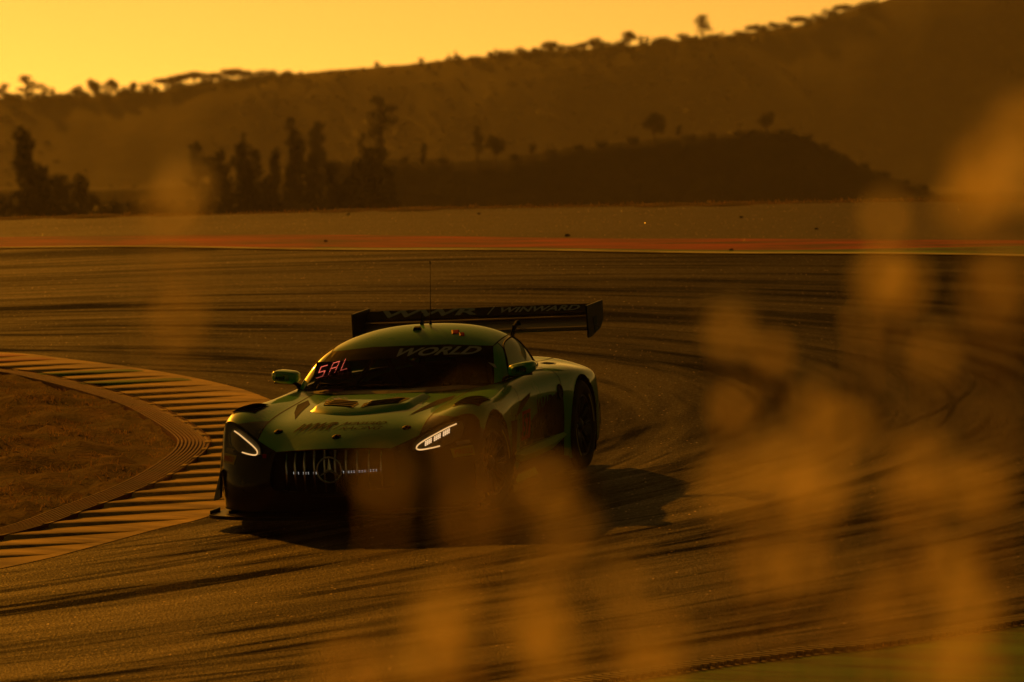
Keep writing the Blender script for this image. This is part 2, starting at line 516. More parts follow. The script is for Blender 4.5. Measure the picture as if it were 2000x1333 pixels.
def strip(name, f0, f1, u0, u1, mat, n=1, prof=None):
    vs, fs = [], []
    for d in dd:
        for j in range(n + 1):
            k = j / n
            vs.append((f0(d) * (1 - k) + f1(d) * k, d, (u0 * (1 - k) + u1 * k) if prof is None else prof(k)))
    for i in range(len(dd) - 1):
        for j in range(n):
            q = i * (n + 1) + j
            fs.append((q, q + 1, q + n + 2, q + n + 1))
    return mesh(name, vs, fs, mat)
kerb = structure(strip("inner_kerb", r_bo, r_kerb, 0.036, 0.004, M['kerb_yellow']))
kd = -7.6
k = 0
while kd < 21.5:
    d0 = kd + rng.uniform(-.02, .02)
    vs = []
    n = 5
    for j in range(n + 1):
        q = j / n
        d = d0 + 0.34 * q * (r_kerb(d0) - r_bo(d0)) 
        r = (r_bo(d) - 0.04) * (1 - q) + (r_kerb(d) - 0.06) * q
        u0 = 0.036 * (1 - q) + 0.004 * q
        h = 0.032 * (1 - q) ** 0.7
        w = 0.04 * math.sin(j * 1.7 + k)
        for (od, oh) in ((-.06, None), (-.03, .75), (.03, 1.0), (.16, .85), (.34 + w * .4, .35), (.60 + w * .4, None)):
            dp = d + od
            rp = (r_bo(dp) - 0.04) * (1 - q) + (r_kerb(dp) - 0.06) * q
            vs.append((rp, dp, u0 - 0.007 if oh is None else u0 + h * oh))
    fs = []
    for j in range(n):
        for c in range(5):
            q = j * 6 + c
            fs.append((q, q + 1, q + 7, q + 6))
    for b_ in (0, n * 6):
        vs += vs[b_:b_ + 6]; m_ = len(vs) - 6
        fs.append(tuple(m_ + q for q in range(6)))
    mat = M['kerb_red'] if kd > 15.2 else (M['green_paint'] if 12.2 < kd < 14.6 and k % 2 else M['kerb_yellow'])
    mesh("kerb_ridge", vs, fs, mat, kerb, True)
    kd += 0.64
    k += 1
# grooved apron between kerb and infield
NG = 9
def groove(k):
    return 0.052
vs, fs = [], []
prof = [(0.0, 0.03)]
for g in range(NG):
    a0, a1 = g / NG, (g + 1) / NG
    prof += [(a0 + 0.01, 0.075 - 0.002 * g), (a0 + 0.6 / NG, 0.075 - 0.002 * g), (a0 + 0.72 / NG, 0.052), (a1 - 0.06 / NG, 0.052)]
prof += [(1.0, 0.07), (1.03, 0.02)]
for d in dd:
    for (k, u) in prof:
        vs.append((r_bi(d) * (1 - k) + (r_bo(d) + 0.01) * k, d, u))
n = len(prof)
for i in range(len(dd) - 1):
    for j in range(n - 1):
        q = i * n + j
        fs.append((q, q + 1, q + n + 1, q + n))
structure(mesh("grooved_apron", vs, fs, M['apron']))
# infield
def inf_h(r, d):
    e = max(0.0, min(1.0, (r_bi(d) - r) / 1.0))
    v = 0.05 * math.sin(r * 2.1 + d * 1.3) + 0.04 * math.sin(d * 3.1 - r * 4.0) + 0.03 * math.sin(r * 7.7 + 1.3 * d) + 0.02 * math.sin(r * 15 + d * 11)
    return 0.045 + e * (0.05 + v * 0.8)
vs, fs = [], []
nb = 60
for d in np.linspace(-8, 23, 156):
    for j in range(nb + 1):
        q = (j / nb) ** 1.8
        r = r_bi(d) + 0.02 - q * 30
        vs.append((r, d, inf_h(r, d) + rng.normal() * .016))
for i in range(155):
    for j in range(nb):
        q = i * (nb + 1) + j
        fs.append((q, q + nb + 1, q + nb + 2, q + 1))
structure(mesh("infield", vs, fs, M['soil'], None, True))

def blades(name, pts, hmin, hmax, w, mat, lean=0.5, label=None, cat="grass", T=True):
    """many separate grass blades in one mesh"""
    vs, fs = [], []
    for (x, y, z) in pts:
        h = rng.uniform(hmin, hmax); a = rng.uniform(0, 6.283); l = rng.uniform(0, lean) * h
        b = rng.uniform(0, 6.283)
        dx, dy = math.cos(a) * w, math.sin(a) * w
        lx, ly = math.cos(b) * l, math.sin(b) * l
        n = len(vs)
        vs += [(x - dx, y - dy, z), (x + dx, y + dy, z), (x + dx * .6 + lx * .4, y + dy * .6 + ly * .4, z + h * .6),
               (x - dx * .6 + lx * .4, y - dy * .6 + ly * .4, z + h * .6), (x + lx, y + ly, z + h)]
        fs += [(n, n + 1, n + 2, n + 3), (n + 3, n + 2, n + 4)]
    o = mesh(name, vs, fs, mat)
    tag(o, label, cat, None, "stuff")
    if T: o.matrix_world = MT
    return o
pts = []
while len(pts) < 9000:
    d = rng.uniform(-3, 16); r = r_bi(d) - rng.uniform(0.03, 3.2)
    cl = math.sin(r * 3.3 + d * 2.2) + math.sin(r * 6.1 - d * 4.7)
    if cl + rng.uniform(-1, 1) > 0.1: pts.append((r, d, inf_h(r, d) - 0.01))
blades("infield_grass", pts, 0.015, 0.055, 0.006, M['dry_grass'], 1.4, "short dry brown grass inside the kerb of the hairpin")
pts = []
while len(pts) < 2200:
    a = rng.uniform(30, 85); R = R_far(a) + rng.uniform(0.0, 0.7)
    if math.sin(a * 9) + math.sin(a * 23.7) + rng.uniform(-1.3, 1.3) < 0.2: continue
    p = pol(a, R); pts.append((p[0], p[1], verge_u(a, (R - R_far(a) + .15) / 5.15) - 0.01))
blades("verge_grass", pts, 0.015, 0.05, 0.006, M['dry_grass'], 1.0, "thin dry grass along the far rim of the run-off")
# grit that glints on the run-off and track
vs, fs = [], []
M['grit'] = simple("pale_grit", (0.30, 0.26, 0.20), 0.16, 0.2, 50, spec=0.3)
M['debris'] = simple("rubber_debris", (0.012, 0.012, 0.012), 0.8, 0.3, 40)
for i in range(4600):
    if i < 3000:
        a = rng.uniform(36, 82); R = rng.uniform(R_red(a) - 1.0, R_far(a) + 0.4); s = rng.uniform(0.003, 0.008)
    else:
        a = rng.uniform(-60, 75); R = rng.uniform(12.5, R_line(a)); s = rng.uniform(0.0018, 0.0042)
    p = pol(a, R); n = len(vs); z = 0.012 + s * 0.6
    if R > R_far(a): z += 0.1
    q = [np.array([rng.normal(), rng.normal(), rng.normal() * .8]) for _ in range(4)]
    for w in q:
        w = w / np.linalg.norm(w) * s
        vs.append((p[0] + w[0], p[1] + w[1], z + w[2] * 0.8))
    fs += [(n, n + 1, n + 2), (n, n + 2, n + 3), (n, n + 3, n + 1), (n + 1, n + 3, n + 2)]
o = mesh("grit", vs, fs, M['grit'])
tag(o, "loose pale grit glinting on the tarmac", "grit", None, "stuff"); o.matrix_world = MT

def lump(name, px, py, s, label):
    r, d = i2t(px, py)
    bm = bmesh.new()
    bmesh.ops.create_icosphere(bm, subdivisions=2, radius=1)
    for v in bm.verts:
        v.co *= 0.75 + 0.5 * random.random()
        v.co = Vector((v.co.x * s * 1.5, v.co.y * s, max(-0.3, v.co.z) * s * 0.9))
    o = from_bm(name, bm, M['debris'], None, True)
    o.matrix_world = MT @ Matrix.Translation((r, d, 0.01 + 0.27 * s))
    tag(o, label, "debris", "rubber lumps lying on the run-off")
lump("rubber_lump", 1108, 463, 0.024, "largest dark rubber lump, on the run-off above the car's roof")
lump("rubber_lump", 680, 421, 0.016, "small dark rubber lump near the rim below the dense dark tree")
lump("rubber_lump", 936, 420, 0.015, "small dark rubber lump near the rim, below the ridge-top bush pair")
lump("rubber_lump", 1448, 427, 0.017, "small dark rubber lump near the rim under the hump of the dark hill")
lump("rubber_lump", 1595, 450, 0.016, "small dark rubber lump at mid run-off, rightmost of the lumps")
lump("rubber_lump", 636, 474, 0.016, "flat dark rubber lump at the edge of the red strip")
lump("rubber_lump", 1428, 491, 0.016, "dark rubber lump on the pale edge line beyond the rear wing")

# --- the bank the photographer stands on
def bank_h(x, y):
    top = 4.85 - 0.03 * y + 0.05 * math.sin(x * 1.7) * math.cos(y * 1.3)
    k = min(1, max(0, (y - 9) / 9.0)); k = k * k * (3 - 2 * k)
    low = plane_z(x, min(y, 40)) - 0.05
    return top * (1 - k) + low * k
vs, fs = [], []
bx = np.linspace(-30, 30, 61); by = np.linspace(-14, 30, 67)
for y in by:
    for x in bx: vs.append((x, y, bank_h(x, y)))
for j in range(len(by) - 1):
    for i in range(len(bx) - 1):
        q = j * len(bx) + i
        fs.append((q, q + 1, q + len(bx) + 1, q + len(bx)))
structure(mesh("grass_bank", vs, fs, M['soil'], None, True), False)

# --- hills
def img_ang(y): return (330.0 - y) / F
def hill(name, sky, d0, d1, base0, xr, nxx, nyy, rough, mat=None, rn=0.0):
    sk = np.array(sky, float)
    cur = np.array(crom(sk, 8))
    vs, fs = [], []
    def ridge(x):
        px = 1000 + x / d1 * F
        y = np.interp(px, cur[:, 0], cur[:, 1])
        return CAM.z + img_ang(y) * d1 + rn * (math.sin(x * .9) + .7 * math.sin(x * 2.3 + 1) + .5 * math.sin(x * 5.1 + 2) + .8 * math.sin(x * .23))
    def hf(x, y):
        k = (y - d0) / (d1 - d0)
        if k <= 1:
            s = k * k * (3 - 2 * k) * 0.55 + k * 0.45
        else:
            s = 1 - 0.5 * (k - 1) ** 1.5
        z = base0 * (1 - s) + ridge(x * d1 / max(y, d0)) * s
        b = math.sin(x * .021 + y * .011) + .6 * math.sin(x * .053 - y * .031 + 1) + .4 * math.sin(x * .11 + y * .071) + .25 * math.sin(x * .31 - y * .017)
        e = min(1, k * 3) * (1 - math.exp(-((k - 1) / .12) ** 2))
        return z + b * rough * e
    X = np.linspace(-xr, xr, nxx); Y = np.linspace(d0, d1 + (d1 - d0) * 0.7, nyy)
    for y in Y:
        for x in X: vs.append((x, y, hf(x, y)))
    for j in range(nyy - 1):
        for i in range(nxx - 1):
            q = j * nxx + i
            fs.append((q, q + 1, q + nxx + 1, q + nxx))
    o = mesh(name, vs, fs, mat or M['hill'], None, True)
    o["kind"] = "structure"
    return hf
SKY_FAR = [(-6000, 330), (-2500, 250), (-900, 215), (-200, 200), (0, 193), (150, 188), (290, 180), (430, 158), (560, 146), (700, 135), (830, 122), (960, 108), (1080, 98), (1240, 88), (1400, 72), (1500, 58), (1580, 45), (1650, 22), (1720, 2), (1850, -40), (2100, -90), (2600, -120), (4000, 20), (7000, 330)]
far_h = hill("far_hill", SKY_FAR, 2330, 2500, -6.0, 700, 500, 60, 1.3, None, 0.12)
SKY_MID = [(-6000, 330), (-1500, 372), (-300, 374), (0, 372), (300, 368), (480, 352), (560, 335), (640, 318), (760, 312), (900, 312), (1000, 306), (1100, 290), (1200, 278), (1300, 268), (1400, 263), (1500, 252), (1560, 262), (1620, 288), (1700, 330), (1780, 360), (1850, 380), (2000, 372), (2600, 350), (7000, 330)]
mid_h = hill("near_hill", SKY_MID, 1128, 1150, -1.5, 300, 900, 24, 0.12, M['hill_dark'], 0.10)

# --- trees
def leaf_cloud(blobs, n, size, rg):
    vs, fs = [], []
    vol = np.array([b[1][0] * b[1][1] * b[1][2] for b in blobs]) ** 0.75
    vol = vol / vol.sum()
    for i in range(n):
        c, rad = blobs[rg.choice(len(blobs), p=vol)]
        v = rg.normal(size=3); v /= np.linalg.norm(v)
        v *= rg.random() ** 0.45
        p = np.array(c) + v * np.array(rad)
        s = size * rg.uniform(0.5, 1.3)
        a = rg.normal(size=3); a /= np.linalg.norm(a); b = np.cross(a, rg.normal(size=3)); b /= np.linalg.norm(b)
        k = len(vs)
        vs += [tuple(p + a * s), tuple(p + b * s * .55), tuple(p - a * s), tuple(p - b * s * .55)]
        fs.append((k, k + 1, k + 2, k + 3))
    return vs, fs
def tree_proto(kind, seed):
    """unit-height tree: crown and trunk meshes"""
    rg = np.random.default_rng(seed)
    blobs, limbs = [], []
    if kind == 'tall':          # open, irregular eucalyptus
        x = 0
        for i in range(9):
            h = 0.36 + 0.60 * i / 8 + rg.uniform(-.03, .03)
            w = 0.13 * (1.15 - abs(i / 8 - 0.5)) 
            cx, cy = rg.uniform(-.15, .15) * (1.1 - i / 9), rg.uniform(-.12, .12)
            blobs.append(((cx, cy, min(h, .92)), (w * rg.uniform(.6, 1.1), w, rg.uniform(.06, .10))))
            limbs.append([(0, 0, h - .18), (cx * .5, cy * .5, h - .1), (cx, cy, min(h, .92))])
        n, sz = 1000, 0.022
    elif kind == 'dense':       # full crown down to the ground
        for i in range(10):
            h = 0.12 + 0.78 * i / 9
            w = 0.20 * (1.0 - 0.40 * (i / 9) ** 2) * rg.uniform(.7, 1.15)
            blobs.append(((rg.uniform(-.12, .12), rg.uniform(-.10, .10), h), (w, w, 0.11)))
        limbs.append([(0, 0, .1), (0.02, 0, .5), (0, 0, .8)])
        n, sz = 3200, 0.026
    elif kind == 'umbrella':    # flat-topped stone pine
        for i in range(9):
            a = i * 2.4; q = 0.42 * math.sqrt(i / 9)
            blobs.append(((q * math.cos(a), q * math.sin(a), 0.80 - .10 * (q / .42) ** 2 + rg.uniform(-.03, .03)), (.22, .22, .20)))
            limbs.append([(0, 0, .45), (q * .6 * math.cos(a), q * .6 * math.sin(a), .65), (q * math.cos(a), q * math.sin(a), .78)])
        n, sz = 1300, 0.045
    elif kind == 'round':
        for i in range(10):
            a = i * 2.4; q = 0.22 * math.sqrt(i / 10)
            blobs.append(((q * math.cos(a) * 1.2, q * math.sin(a), 0.60 + rg.uniform(-.22, .24)), (.17, .17, .15)))
            limbs.append([(0, 0, .2), (q * .6 * math.cos(a), q * .6 * math.sin(a), .42), (q * math.cos(a), q * math.sin(a), .6)])
        n, sz = 1300, 0.035
    else:                       # bush
        for i in range(8):
            a = i * 2.4; q = 0.5 * math.sqrt(i / 8)
            blobs.append(((q * math.cos(a), q * math.sin(a), 0.38 + rg.uniform(-.12, .22)), (.34, .3, .32)))
        limbs.append([(0, 0, 0), (0, 0, .4)])
        n, sz = 900, 0.06
    v, f = leaf_cloud(blobs, n, sz, rg)
    cm = bpy.data.meshes.new("crown"); cm.from_pydata(v, [], f); cm.materials.append(M['leaf'])
    mb = MB()
    mb.tube([(0, 0, -0.12), (0.008, 0, 0.25), (-.006, .004, 0.55), (0, 0, 0.82 if kind in ('tall', 'dense') else 0.6)], [0.024, 0.019, 0.013, 0.004], 7)
    for l in limbs: mb.tube(l, [0.010, 0.007, 0.003][:len(l)], 5)
    tm = bpy.data.meshes.new("trunk"); tm.from_pydata(mb.v, [], mb.f); tm.materials.append(M['bark'])
    return cm, tm
PROTO = {k: [tree_proto(k, 100 + 7 * i + 31 * j) for j in range(3)] for i, k in enumerate(('tall', 'dense', 'umbrella', 'round', 'bush'))}
NAMES = {'tall': 'eucalyptus_tree', 'dense': 'cypress_tree', 'umbrella': 'stone_pine', 'round': 'broadleaf_tree', 'bush': 'bush'}
CATS = {'tall': 'tree', 'dense': 'tree', 'umbrella': 'tree', 'round': 'tree', 'bush': 'bush'}
tcount = 0
def put_tree(kind, px, ytop, ybase, wpx, dist, label, group):
    global tcount
    p = i2w(px, ybase, dist); q = i2w(px, ytop, dist)
    h = (q.z - p.z) * 1.06
    cm, tm = PROTO[kind][tcount % 3]; tcount += 1
    natural = {'tall': .42, 'dense': .52, 'umbrella': 1.15, 'round': .72, 'bush': 1.5}[kind]
    wx = (wpx / F * dist) / (natural * h)
    wx = min(2.2, max(0.5, wx))
    e = empty(NAMES[kind])
    e.location = (p.x, p.y, p.z)
    e.scale = (h * wx, h * wx, h)
    e.rotation_euler = (0, 0, rng.uniform(0, 6.28))
    link("trunk", tm, e); link("crown", cm, e)
    tag(e, label, CATS[kind], group)
RIDGE = [(8, 165, 205, 34, 'tall'), (52, 150, 205, 52, 'tall'), (86, 166, 202, 30, 'tall'), (103, 172, 200, 14, 'tall'), (150, 166, 196, 28, 'round'), (184, 152, 195, 32, 'round'),
         (216, 155, 193, 28, 'round'), (260, 160, 188, 18, 'round'), (284, 160, 186, 22, 'round'), (322, 153, 178, 44, 'umbrella'), (351, 147, 174, 42, 'umbrella'), (380, 141, 170, 50, 'umbrella'),
         (418, 143, 166, 30, 'umbrella'), (458, 136, 164, 66, 'umbrella'), (558, 136, 150, 34, 'bush'), (823, 114, 128, 12, 'dense'), (925, 107, 117, 26, 'bush'), (985, 95, 112, 44, 'bush'), (1020, 91, 108, 30, 'bush'),
         (1074, 79, 104, 36, 'round'), (1096, 86, 102, 24, 'round'), (1138, 81, 98, 28, 'round'), (1160, 72, 97, 30, 'round'), (1195, 84, 96, 26, 'bush'), (1229, 61, 92, 32, 'round'), (1252, 70, 90, 10, 'dense'), (1264, 72, 90, 10, 'dense'),
         (1306, 74, 84, 40, 'bush'), (1334, 64, 82, 22, 'round'), (1372, 31, 78, 46, 'tall'), (1425, 66, 76, 30, 'bush'), (1470, 50, 68, 32, 'umbrella'), (1512, 42, 58, 26, 'round'), (1560, 33, 54, 46, 'umbrella'), (1602, 26, 46, 40, 'bush'), (1648, 10, 32, 44, 'umbrella'), (1690, 0, 20, 50, 'bush')]
for _x in (20, 36, 70, 95, 120, 135, 165, 200, 235, 250, 272, 300, 338, 366, 402, 436, 480, 505, 530, 1048, 1118, 1178, 1212, 1290, 1352, 1392, 1448, 1490, 1535, 1580, 1625):
    _y = float(np.interp(_x, [q[0] for q in SKY_FAR], [q[1] for q in SKY_FAR]))
    RIDGE.append((_x, _y - 9 - (_x * 7 % 8), _y + 6, 26 + (_x * 13 % 14), 'bush'))
RIDGE.sort()
ORD += [a + b for a in ('forty-', 'fifty-', 'sixty-', 'seventy-') for b in ('first', 'second', 'third', 'fourth', 'fifth', 'sixth', 'seventh', 'eighth', 'ninth', 'tenth')]
SH = {'tall': 'ragged tall tree', 'dense': 'slim pointed tree', 'umbrella': 'umbrella-crowned pine', 'round': 'round-crowned tree', 'bush': 'low rounded bush'}
for i, (x, yt, yb, w, k) in enumerate(RIDGE):
    put_tree(k, x, yt, yb + 4, w * 1.25, 2490, "%s on the far skyline, %s of the ridge-top row from the left" % (SH[k], ORD[i]), "trees along the far skyline")
MID = [(475, 262, 358, 26, 'tall', 1130, "faint thin tree in the haze just left of the tall dark group"),
       (570, 234, 336, 42, 'tall', 1130, "hazy tall tree rising behind the slender dark tree"), (619, 242, 326, 46, 'dense', 1130, "hazy bushy tree with full crown behind the dark group"),
       (745, 193, 316, 72, 'tall', 1130, "tallest hazy eucalyptus with open crown above the dense dark tree"), (708, 262, 316, 22, 'tall', 1130, "small hazy tree just left of the tallest eucalyptus"),
       (827, 280, 316, 16, 'dense', 1140, "tiny pointed tree alone on the near hill's left end"), (932, 248, 314, 36, 'tall', 1140, "upright left tree of the pair on the near hill"),
       (968, 262, 312, 54, 'round', 1140, "spreading right tree of the pair on the near hill"), (1040, 278, 304, 16, 'round', 1140, "tiny round tree right of the pair on the near hill"),
       (1278, 222, 272, 56, 'round', 1140, "broad dark tree midway along the near hill's crest"), (1326, 242, 270, 12, 'round', 1140, "tiny tree right of the broad one on the near hill"),
       (1497, 218, 256, 38, 'round', 1140, "dark block-shaped tree on the highest hump of the near hill")]
_mr = [(q[0], q[1]) for q in SKY_MID]
for i, _x in enumerate((655, 700, 790, 865, 1005, 1075, 1130, 1175, 1235, 1345, 1390, 1440, 1470, 1535, 1575, 1610, 1650, 1690, 1725, 1765, 1805)):
    _y = float(np.interp(_x, [q[0] for q in _mr], [q[1] for q in _mr]))
    MID.append((_x, _y - 5 - (_x * 7 % 6), _y + 5, 24 + (_x * 11 % 22), 'bush', 1147, "small dark bush on the near hill's edge, %s of that row from the left" % ORD[i]))
for (x, yt, yb, w, k, d, lab) in MID: put_tree(k, x, yt, yb + 6, w, d, lab, "trees on the near hill")
NEAR = [(60, 258, 436, 78, 'dense', 'tall dark tree standing alone at the far left'), (8, 365, 436, 70, 'bush', None), (108, 345, 436, 70, 'dense', None), (168, 345, 434, 60, 'dense', None), (140, 375, 434, 90, 'bush', None), (205, 392, 432, 70, 'bush', None),
        (384, 284, 428, 52, 'tall', None), (426, 300, 426, 52, 'dense', None), (483, 286, 426, 56, 'dense', None), (530, 297, 424, 40, 'dense', None), (577, 266, 424, 38, 'dense', None), (610, 304, 424, 46, 'dense', None),
        (652, 322, 422, 50, 'dense', None), (686, 330, 422, 40, 'dense', None), (729, 293, 420, 88, 'dense', None), (752, 345, 418, 54, 'bush', None), (455, 372, 426, 110, 'bush', None), (555, 378, 424, 110, 'bush', None), (640, 380, 422, 110, 'bush', None), (380, 385, 428, 100, 'bush', None), (505, 345, 426, 70, 'bush', None), (590, 350, 424, 80, 'bush', None), (668, 352, 422, 80, 'bush', None), (415, 350, 426, 70, 'bush', None), (75, 372, 436, 110, 'bush', None), (290, 398, 430, 110, 'bush', None)] + [(30 + 41 * q, 396 - (q * 7 % 13), 434 - q, 74, 'bush', None) for q in range(18)]
SH2 = {'tall': 'ragged dark tree', 'dense': 'full dark tree', 'bush': 'dark bush'}
for i, (x, yt, yb, w, k, lab) in enumerate(NEAR):
    order = sorted(range(len(NEAR)), key=lambda q: NEAR[q][0]).index(i)
    put_tree(k, x, yt, yb + 8, w * 1.25, 800 + (i % 4) * 12, lab or "%s in the near belt at left, %s of the belt from the left" % (SH2[k], ORD[order]), "dark trees and bushes below the hill at left")
# scrub that covers the far hillside
vs, fs = [], []
for i in range(2600):
    y = 2340 + 160 * rng.random(); x = rng.uniform(-0.085, 0.085) * y
    if math.sin(x * .05 + y * .02) + math.sin(x * .023 - y * .013 + 2) + rng.uniform(-1.2, 1.2) < 0: continue
    z = far_h(x, y); s = rng.uniform(0.7, 1.7) * (1.0 + 0.4 * (rng.random() < 0.15))
    for q in range(9):
        c = np.array([x, y, z + s * .45]) + rng.normal(size=3) * s * np.array([.5, .5, .28])
        a = rng.normal(size=3); a *= s * .5 / np.linalg.norm(a); b = np.cross(a, rng.normal(size=3)); b *= s * .35 / np.linalg.norm(b)
        n = len(vs); vs += [tuple(c + a), tuple(c + b), tuple(c - a), tuple(c - b)]; fs.append((n, n + 1, n + 2, n + 3))
tag(mesh("hillside_scrub", vs, fs, M['leaf']), "scrub covering the slope of the far hill", "scrub", None, "stuff")

# ================================================================== the race car
# car frame: X forward (front axle at 0), Y to the car's left, Z up from the road
def paint(name, base, coat=0.75, livery=None):
    t = NT(name)
    o = t.obj()
    c = t.ramp(t.noise(2.0, 3, 0.5, o), [(0.3, tuple(q * 0.93 for q in base)), (0.7, tuple(min(1, q * 1.05) for q in base))])
    if livery is not None: c = livery(t, o, c)
    dirt = t.noise(5.0, 6, 0.7, o)
    t.set(base=c, rough=t.ramp(dirt, [(0.35, (0.26,) * 3), (0.75, (0.42,) * 3)]), coat=coat, coatr=t.ramp(t.noise(9.0, 5, 0.7, o), [(0.35, (0.015,) * 3), (0.75, (0.06,) * 3)]), spec=0.05)
    return t.m
GREEN = (0.085, 0.44, 0.11)
def side_livery(t, o, c):
    """lower half of the flank is black, cut by a slanting edge with a torn lower border"""
    x, y, z = t.sep(o)
    n = t.noise(7.0, 2, 0.5, o)
    edge = t.math('ADD', t.math('MULTIPLY', x, -0.20), 0.27)
    edge = t.math('ADD', edge, t.math('MULTIPLY', t.math('SUBTRACT', n, 0.5), 0.05))
    m = t.math('MULTIPLY', t.math('SUBTRACT', z, edge), 60.0, None, True)
    return t.mix(m, (0.010, 0.011, 0.010), c)
def fender_livery(t, o, c):
    """black wraps from the bumper back over the front arch"""
    x, y, z = t.sep(o)
    ay = t.math('ABSOLUTE', y)
    e = t.math('ADD', t.math('MULTIPLY', x, 0.42), t.math('MULTIPLY', t.math('SUBTRACT', ay, 0.80), -0.25))
    e = t.math('ADD', e, 0.55)
    m = t.math('MULTIPLY', t.math('SUBTRACT', z, e), 80.0, None, True)
    return t.mix(m, (0.010, 0.011, 0.010), c)
M['green'] = paint("green_car_paint", GREEN)
M['green_haunch'] = paint("green_haunch_paint", GREEN, 0.9)
M['green_side'] = paint("green_black_car_paint", GREEN, 0.9, side_livery)
M['green_fender'] = paint("green_black_fender_paint", GREEN, 0.75, fender_livery)
M['black_paint'] = paint("black_car_paint", (0.008, 0.007, 0.007), 0.22)
M['carbon'] = simple("carbon_fibre", (0.008, 0.008, 0.009), 0.4, 0.3, 120, coat=0.06, coatr=0.1, spec=0.12)
M['matte_black'] = simple("matte_black_plastic", (0.006, 0.006, 0.006), 0.7, 0.3, 30, spec=0.1)
M['chrome'] = simple("dull_chrome", (0.6, 0.6, 0.6), 0.25, 0.05, 10, metal=1.0)
M['rubber'] = simple("tyre_rubber", (0.012, 0.012, 0.012), 0.75, 0.3, 30)
M['rim'] = simple("dark_alloy", (0.05, 0.05, 0.05), 0.3, 0.2, 12, metal=0.8)
M['white_print'] = simple("white_print", (0.50, 0.50, 0.46), 0.5, 0.05, 10, spec=0.02)
M['grey_print'] = simple("grey_print", (0.30, 0.30, 0.27), 0.5, 0.05, 10, spec=0.02)
M['black_print'] = simple("black_print", (0.008, 0.008, 0.008), 0.45, 0.05, 10, spec=0.02)
M['red_print'] = simple("red_print", (0.45, 0.02, 0.02), 0.45, 0.05, 10, spec=0.02)
M['yellow_print'] = simple("yellow_print", (0.50, 0.42, 0.06), 0.5, 0.05, 10, spec=0.02)
M['lime_print'] = simple("lime_print", (0.45, 0.62, 0.12), 0.4, 0.05, 10, spec=0.02)
M['interior'] = simple("dark_interior", (0.008, 0.008, 0.008), 0.8, 0.3, 20)
M['suit'] = simple("dark_race_suit", (0.02, 0.02, 0.025), 0.9, 0.3, 20)
M['helmet'] = simple("dark_helmet", (0.03, 0.03, 0.03), 0.2, 0.05, 10, coat=0.6)
M['skin'] = simple("skin", (0.35, 0.2, 0.14), 0.5, 0.1, 20)
def glass(name, tint, opac, ior=1.3, film=(0.02, 0.02, 0.02)):
    t = NT(name)
    t.n.remove(t.b)
    tr = t.node("ShaderNodeBsdfTransparent"); tr.inputs[0].default_value = (*tint, 1)
    gl = t.node("ShaderNodeBsdfGlossy"); gl.inputs["Roughness"].default_value = 0.03
    f = t.node("ShaderNodeFresnel"); f.inputs[0].default_value = ior
    df = t.node("ShaderNodeBsdfDiffuse"); df.inputs[0].default_value = (*film, 1)
    m0 = t.node("ShaderNodeMixShader")
    dust = t.noise(6.0, 5, 0.7, t.obj())
    t.l.new(t.math('MULTIPLY', dust, opac), m0.inputs[0])
    t.l.new(tr.outputs[0], m0.inputs[1]); t.l.new(df.outputs[0], m0.inputs[2])
    m1 = t.node("ShaderNodeMixShader")
    t.l.new(f.outputs[0], m1.inputs[0]); t.l.new(m0.outputs[0], m1.inputs[1]); t.l.new(gl.outputs[0], m1.inputs[2])
    t.l.new(m1.outputs[0], t.out.inputs[0])
    return t.m
M['glass'] = glass("tinted_screen_glass", (0.35, 0.35, 0.35), 0.15, 1.10)
M['side_glass'] = glass("side_window_painted_sheen", (0.25, 0.25, 0.25), 4.0, 2.0, (0.80, 0.82, 0.45))  # pale opaque film colour stands in for bright reflections in the window
M['rear_glass'] = glass("smoked_rear_glass", (0.02, 0.02, 0.02), 0.3, 1.4)
M['lens'] = glass("headlamp_lens", (0.9, 0.9, 0.9), 0.1)
def emitter(name, c, s):
    t = NT(name)
    t.set(base=(0.1, 0.1, 0.1), emit=c, emits=s)
    return t.m
M['drl'] = emitter("daytime_light", (1.0, 0.56, 0.20), 1.05)
M['led'] = emitter("headlamp_led", (1.0, 0.62, 0.30), 1.2)
M['led_red'] = emitter("red_led", (1.0, 0.16, 0.09), 1.2)
M['led_white'] = emitter("white_led", (1.0, 0.95, 0.85), 0.6)
M['lamp_bowl'] = simple("headlamp_bowl", (0.16, 0.15, 0.10), 0.35, 0.2, 30, metal=0.5)

car = empty("race_car")
tag(car, "green and black racing coupe with rear wing, cornering past the inner kerb", "race car")
c_, s_ = math.cos(CARYAW), math.sin(CARYAW)
MC = Matrix(((-s_, c_, 0, 0), (-c_, -s_, 0, 0), (0, 0, 1, 0), (0, 0, 0, 1)))
car.matrix_world = MT @ MC @ Matrix.Translation((0, 0, 0.018))

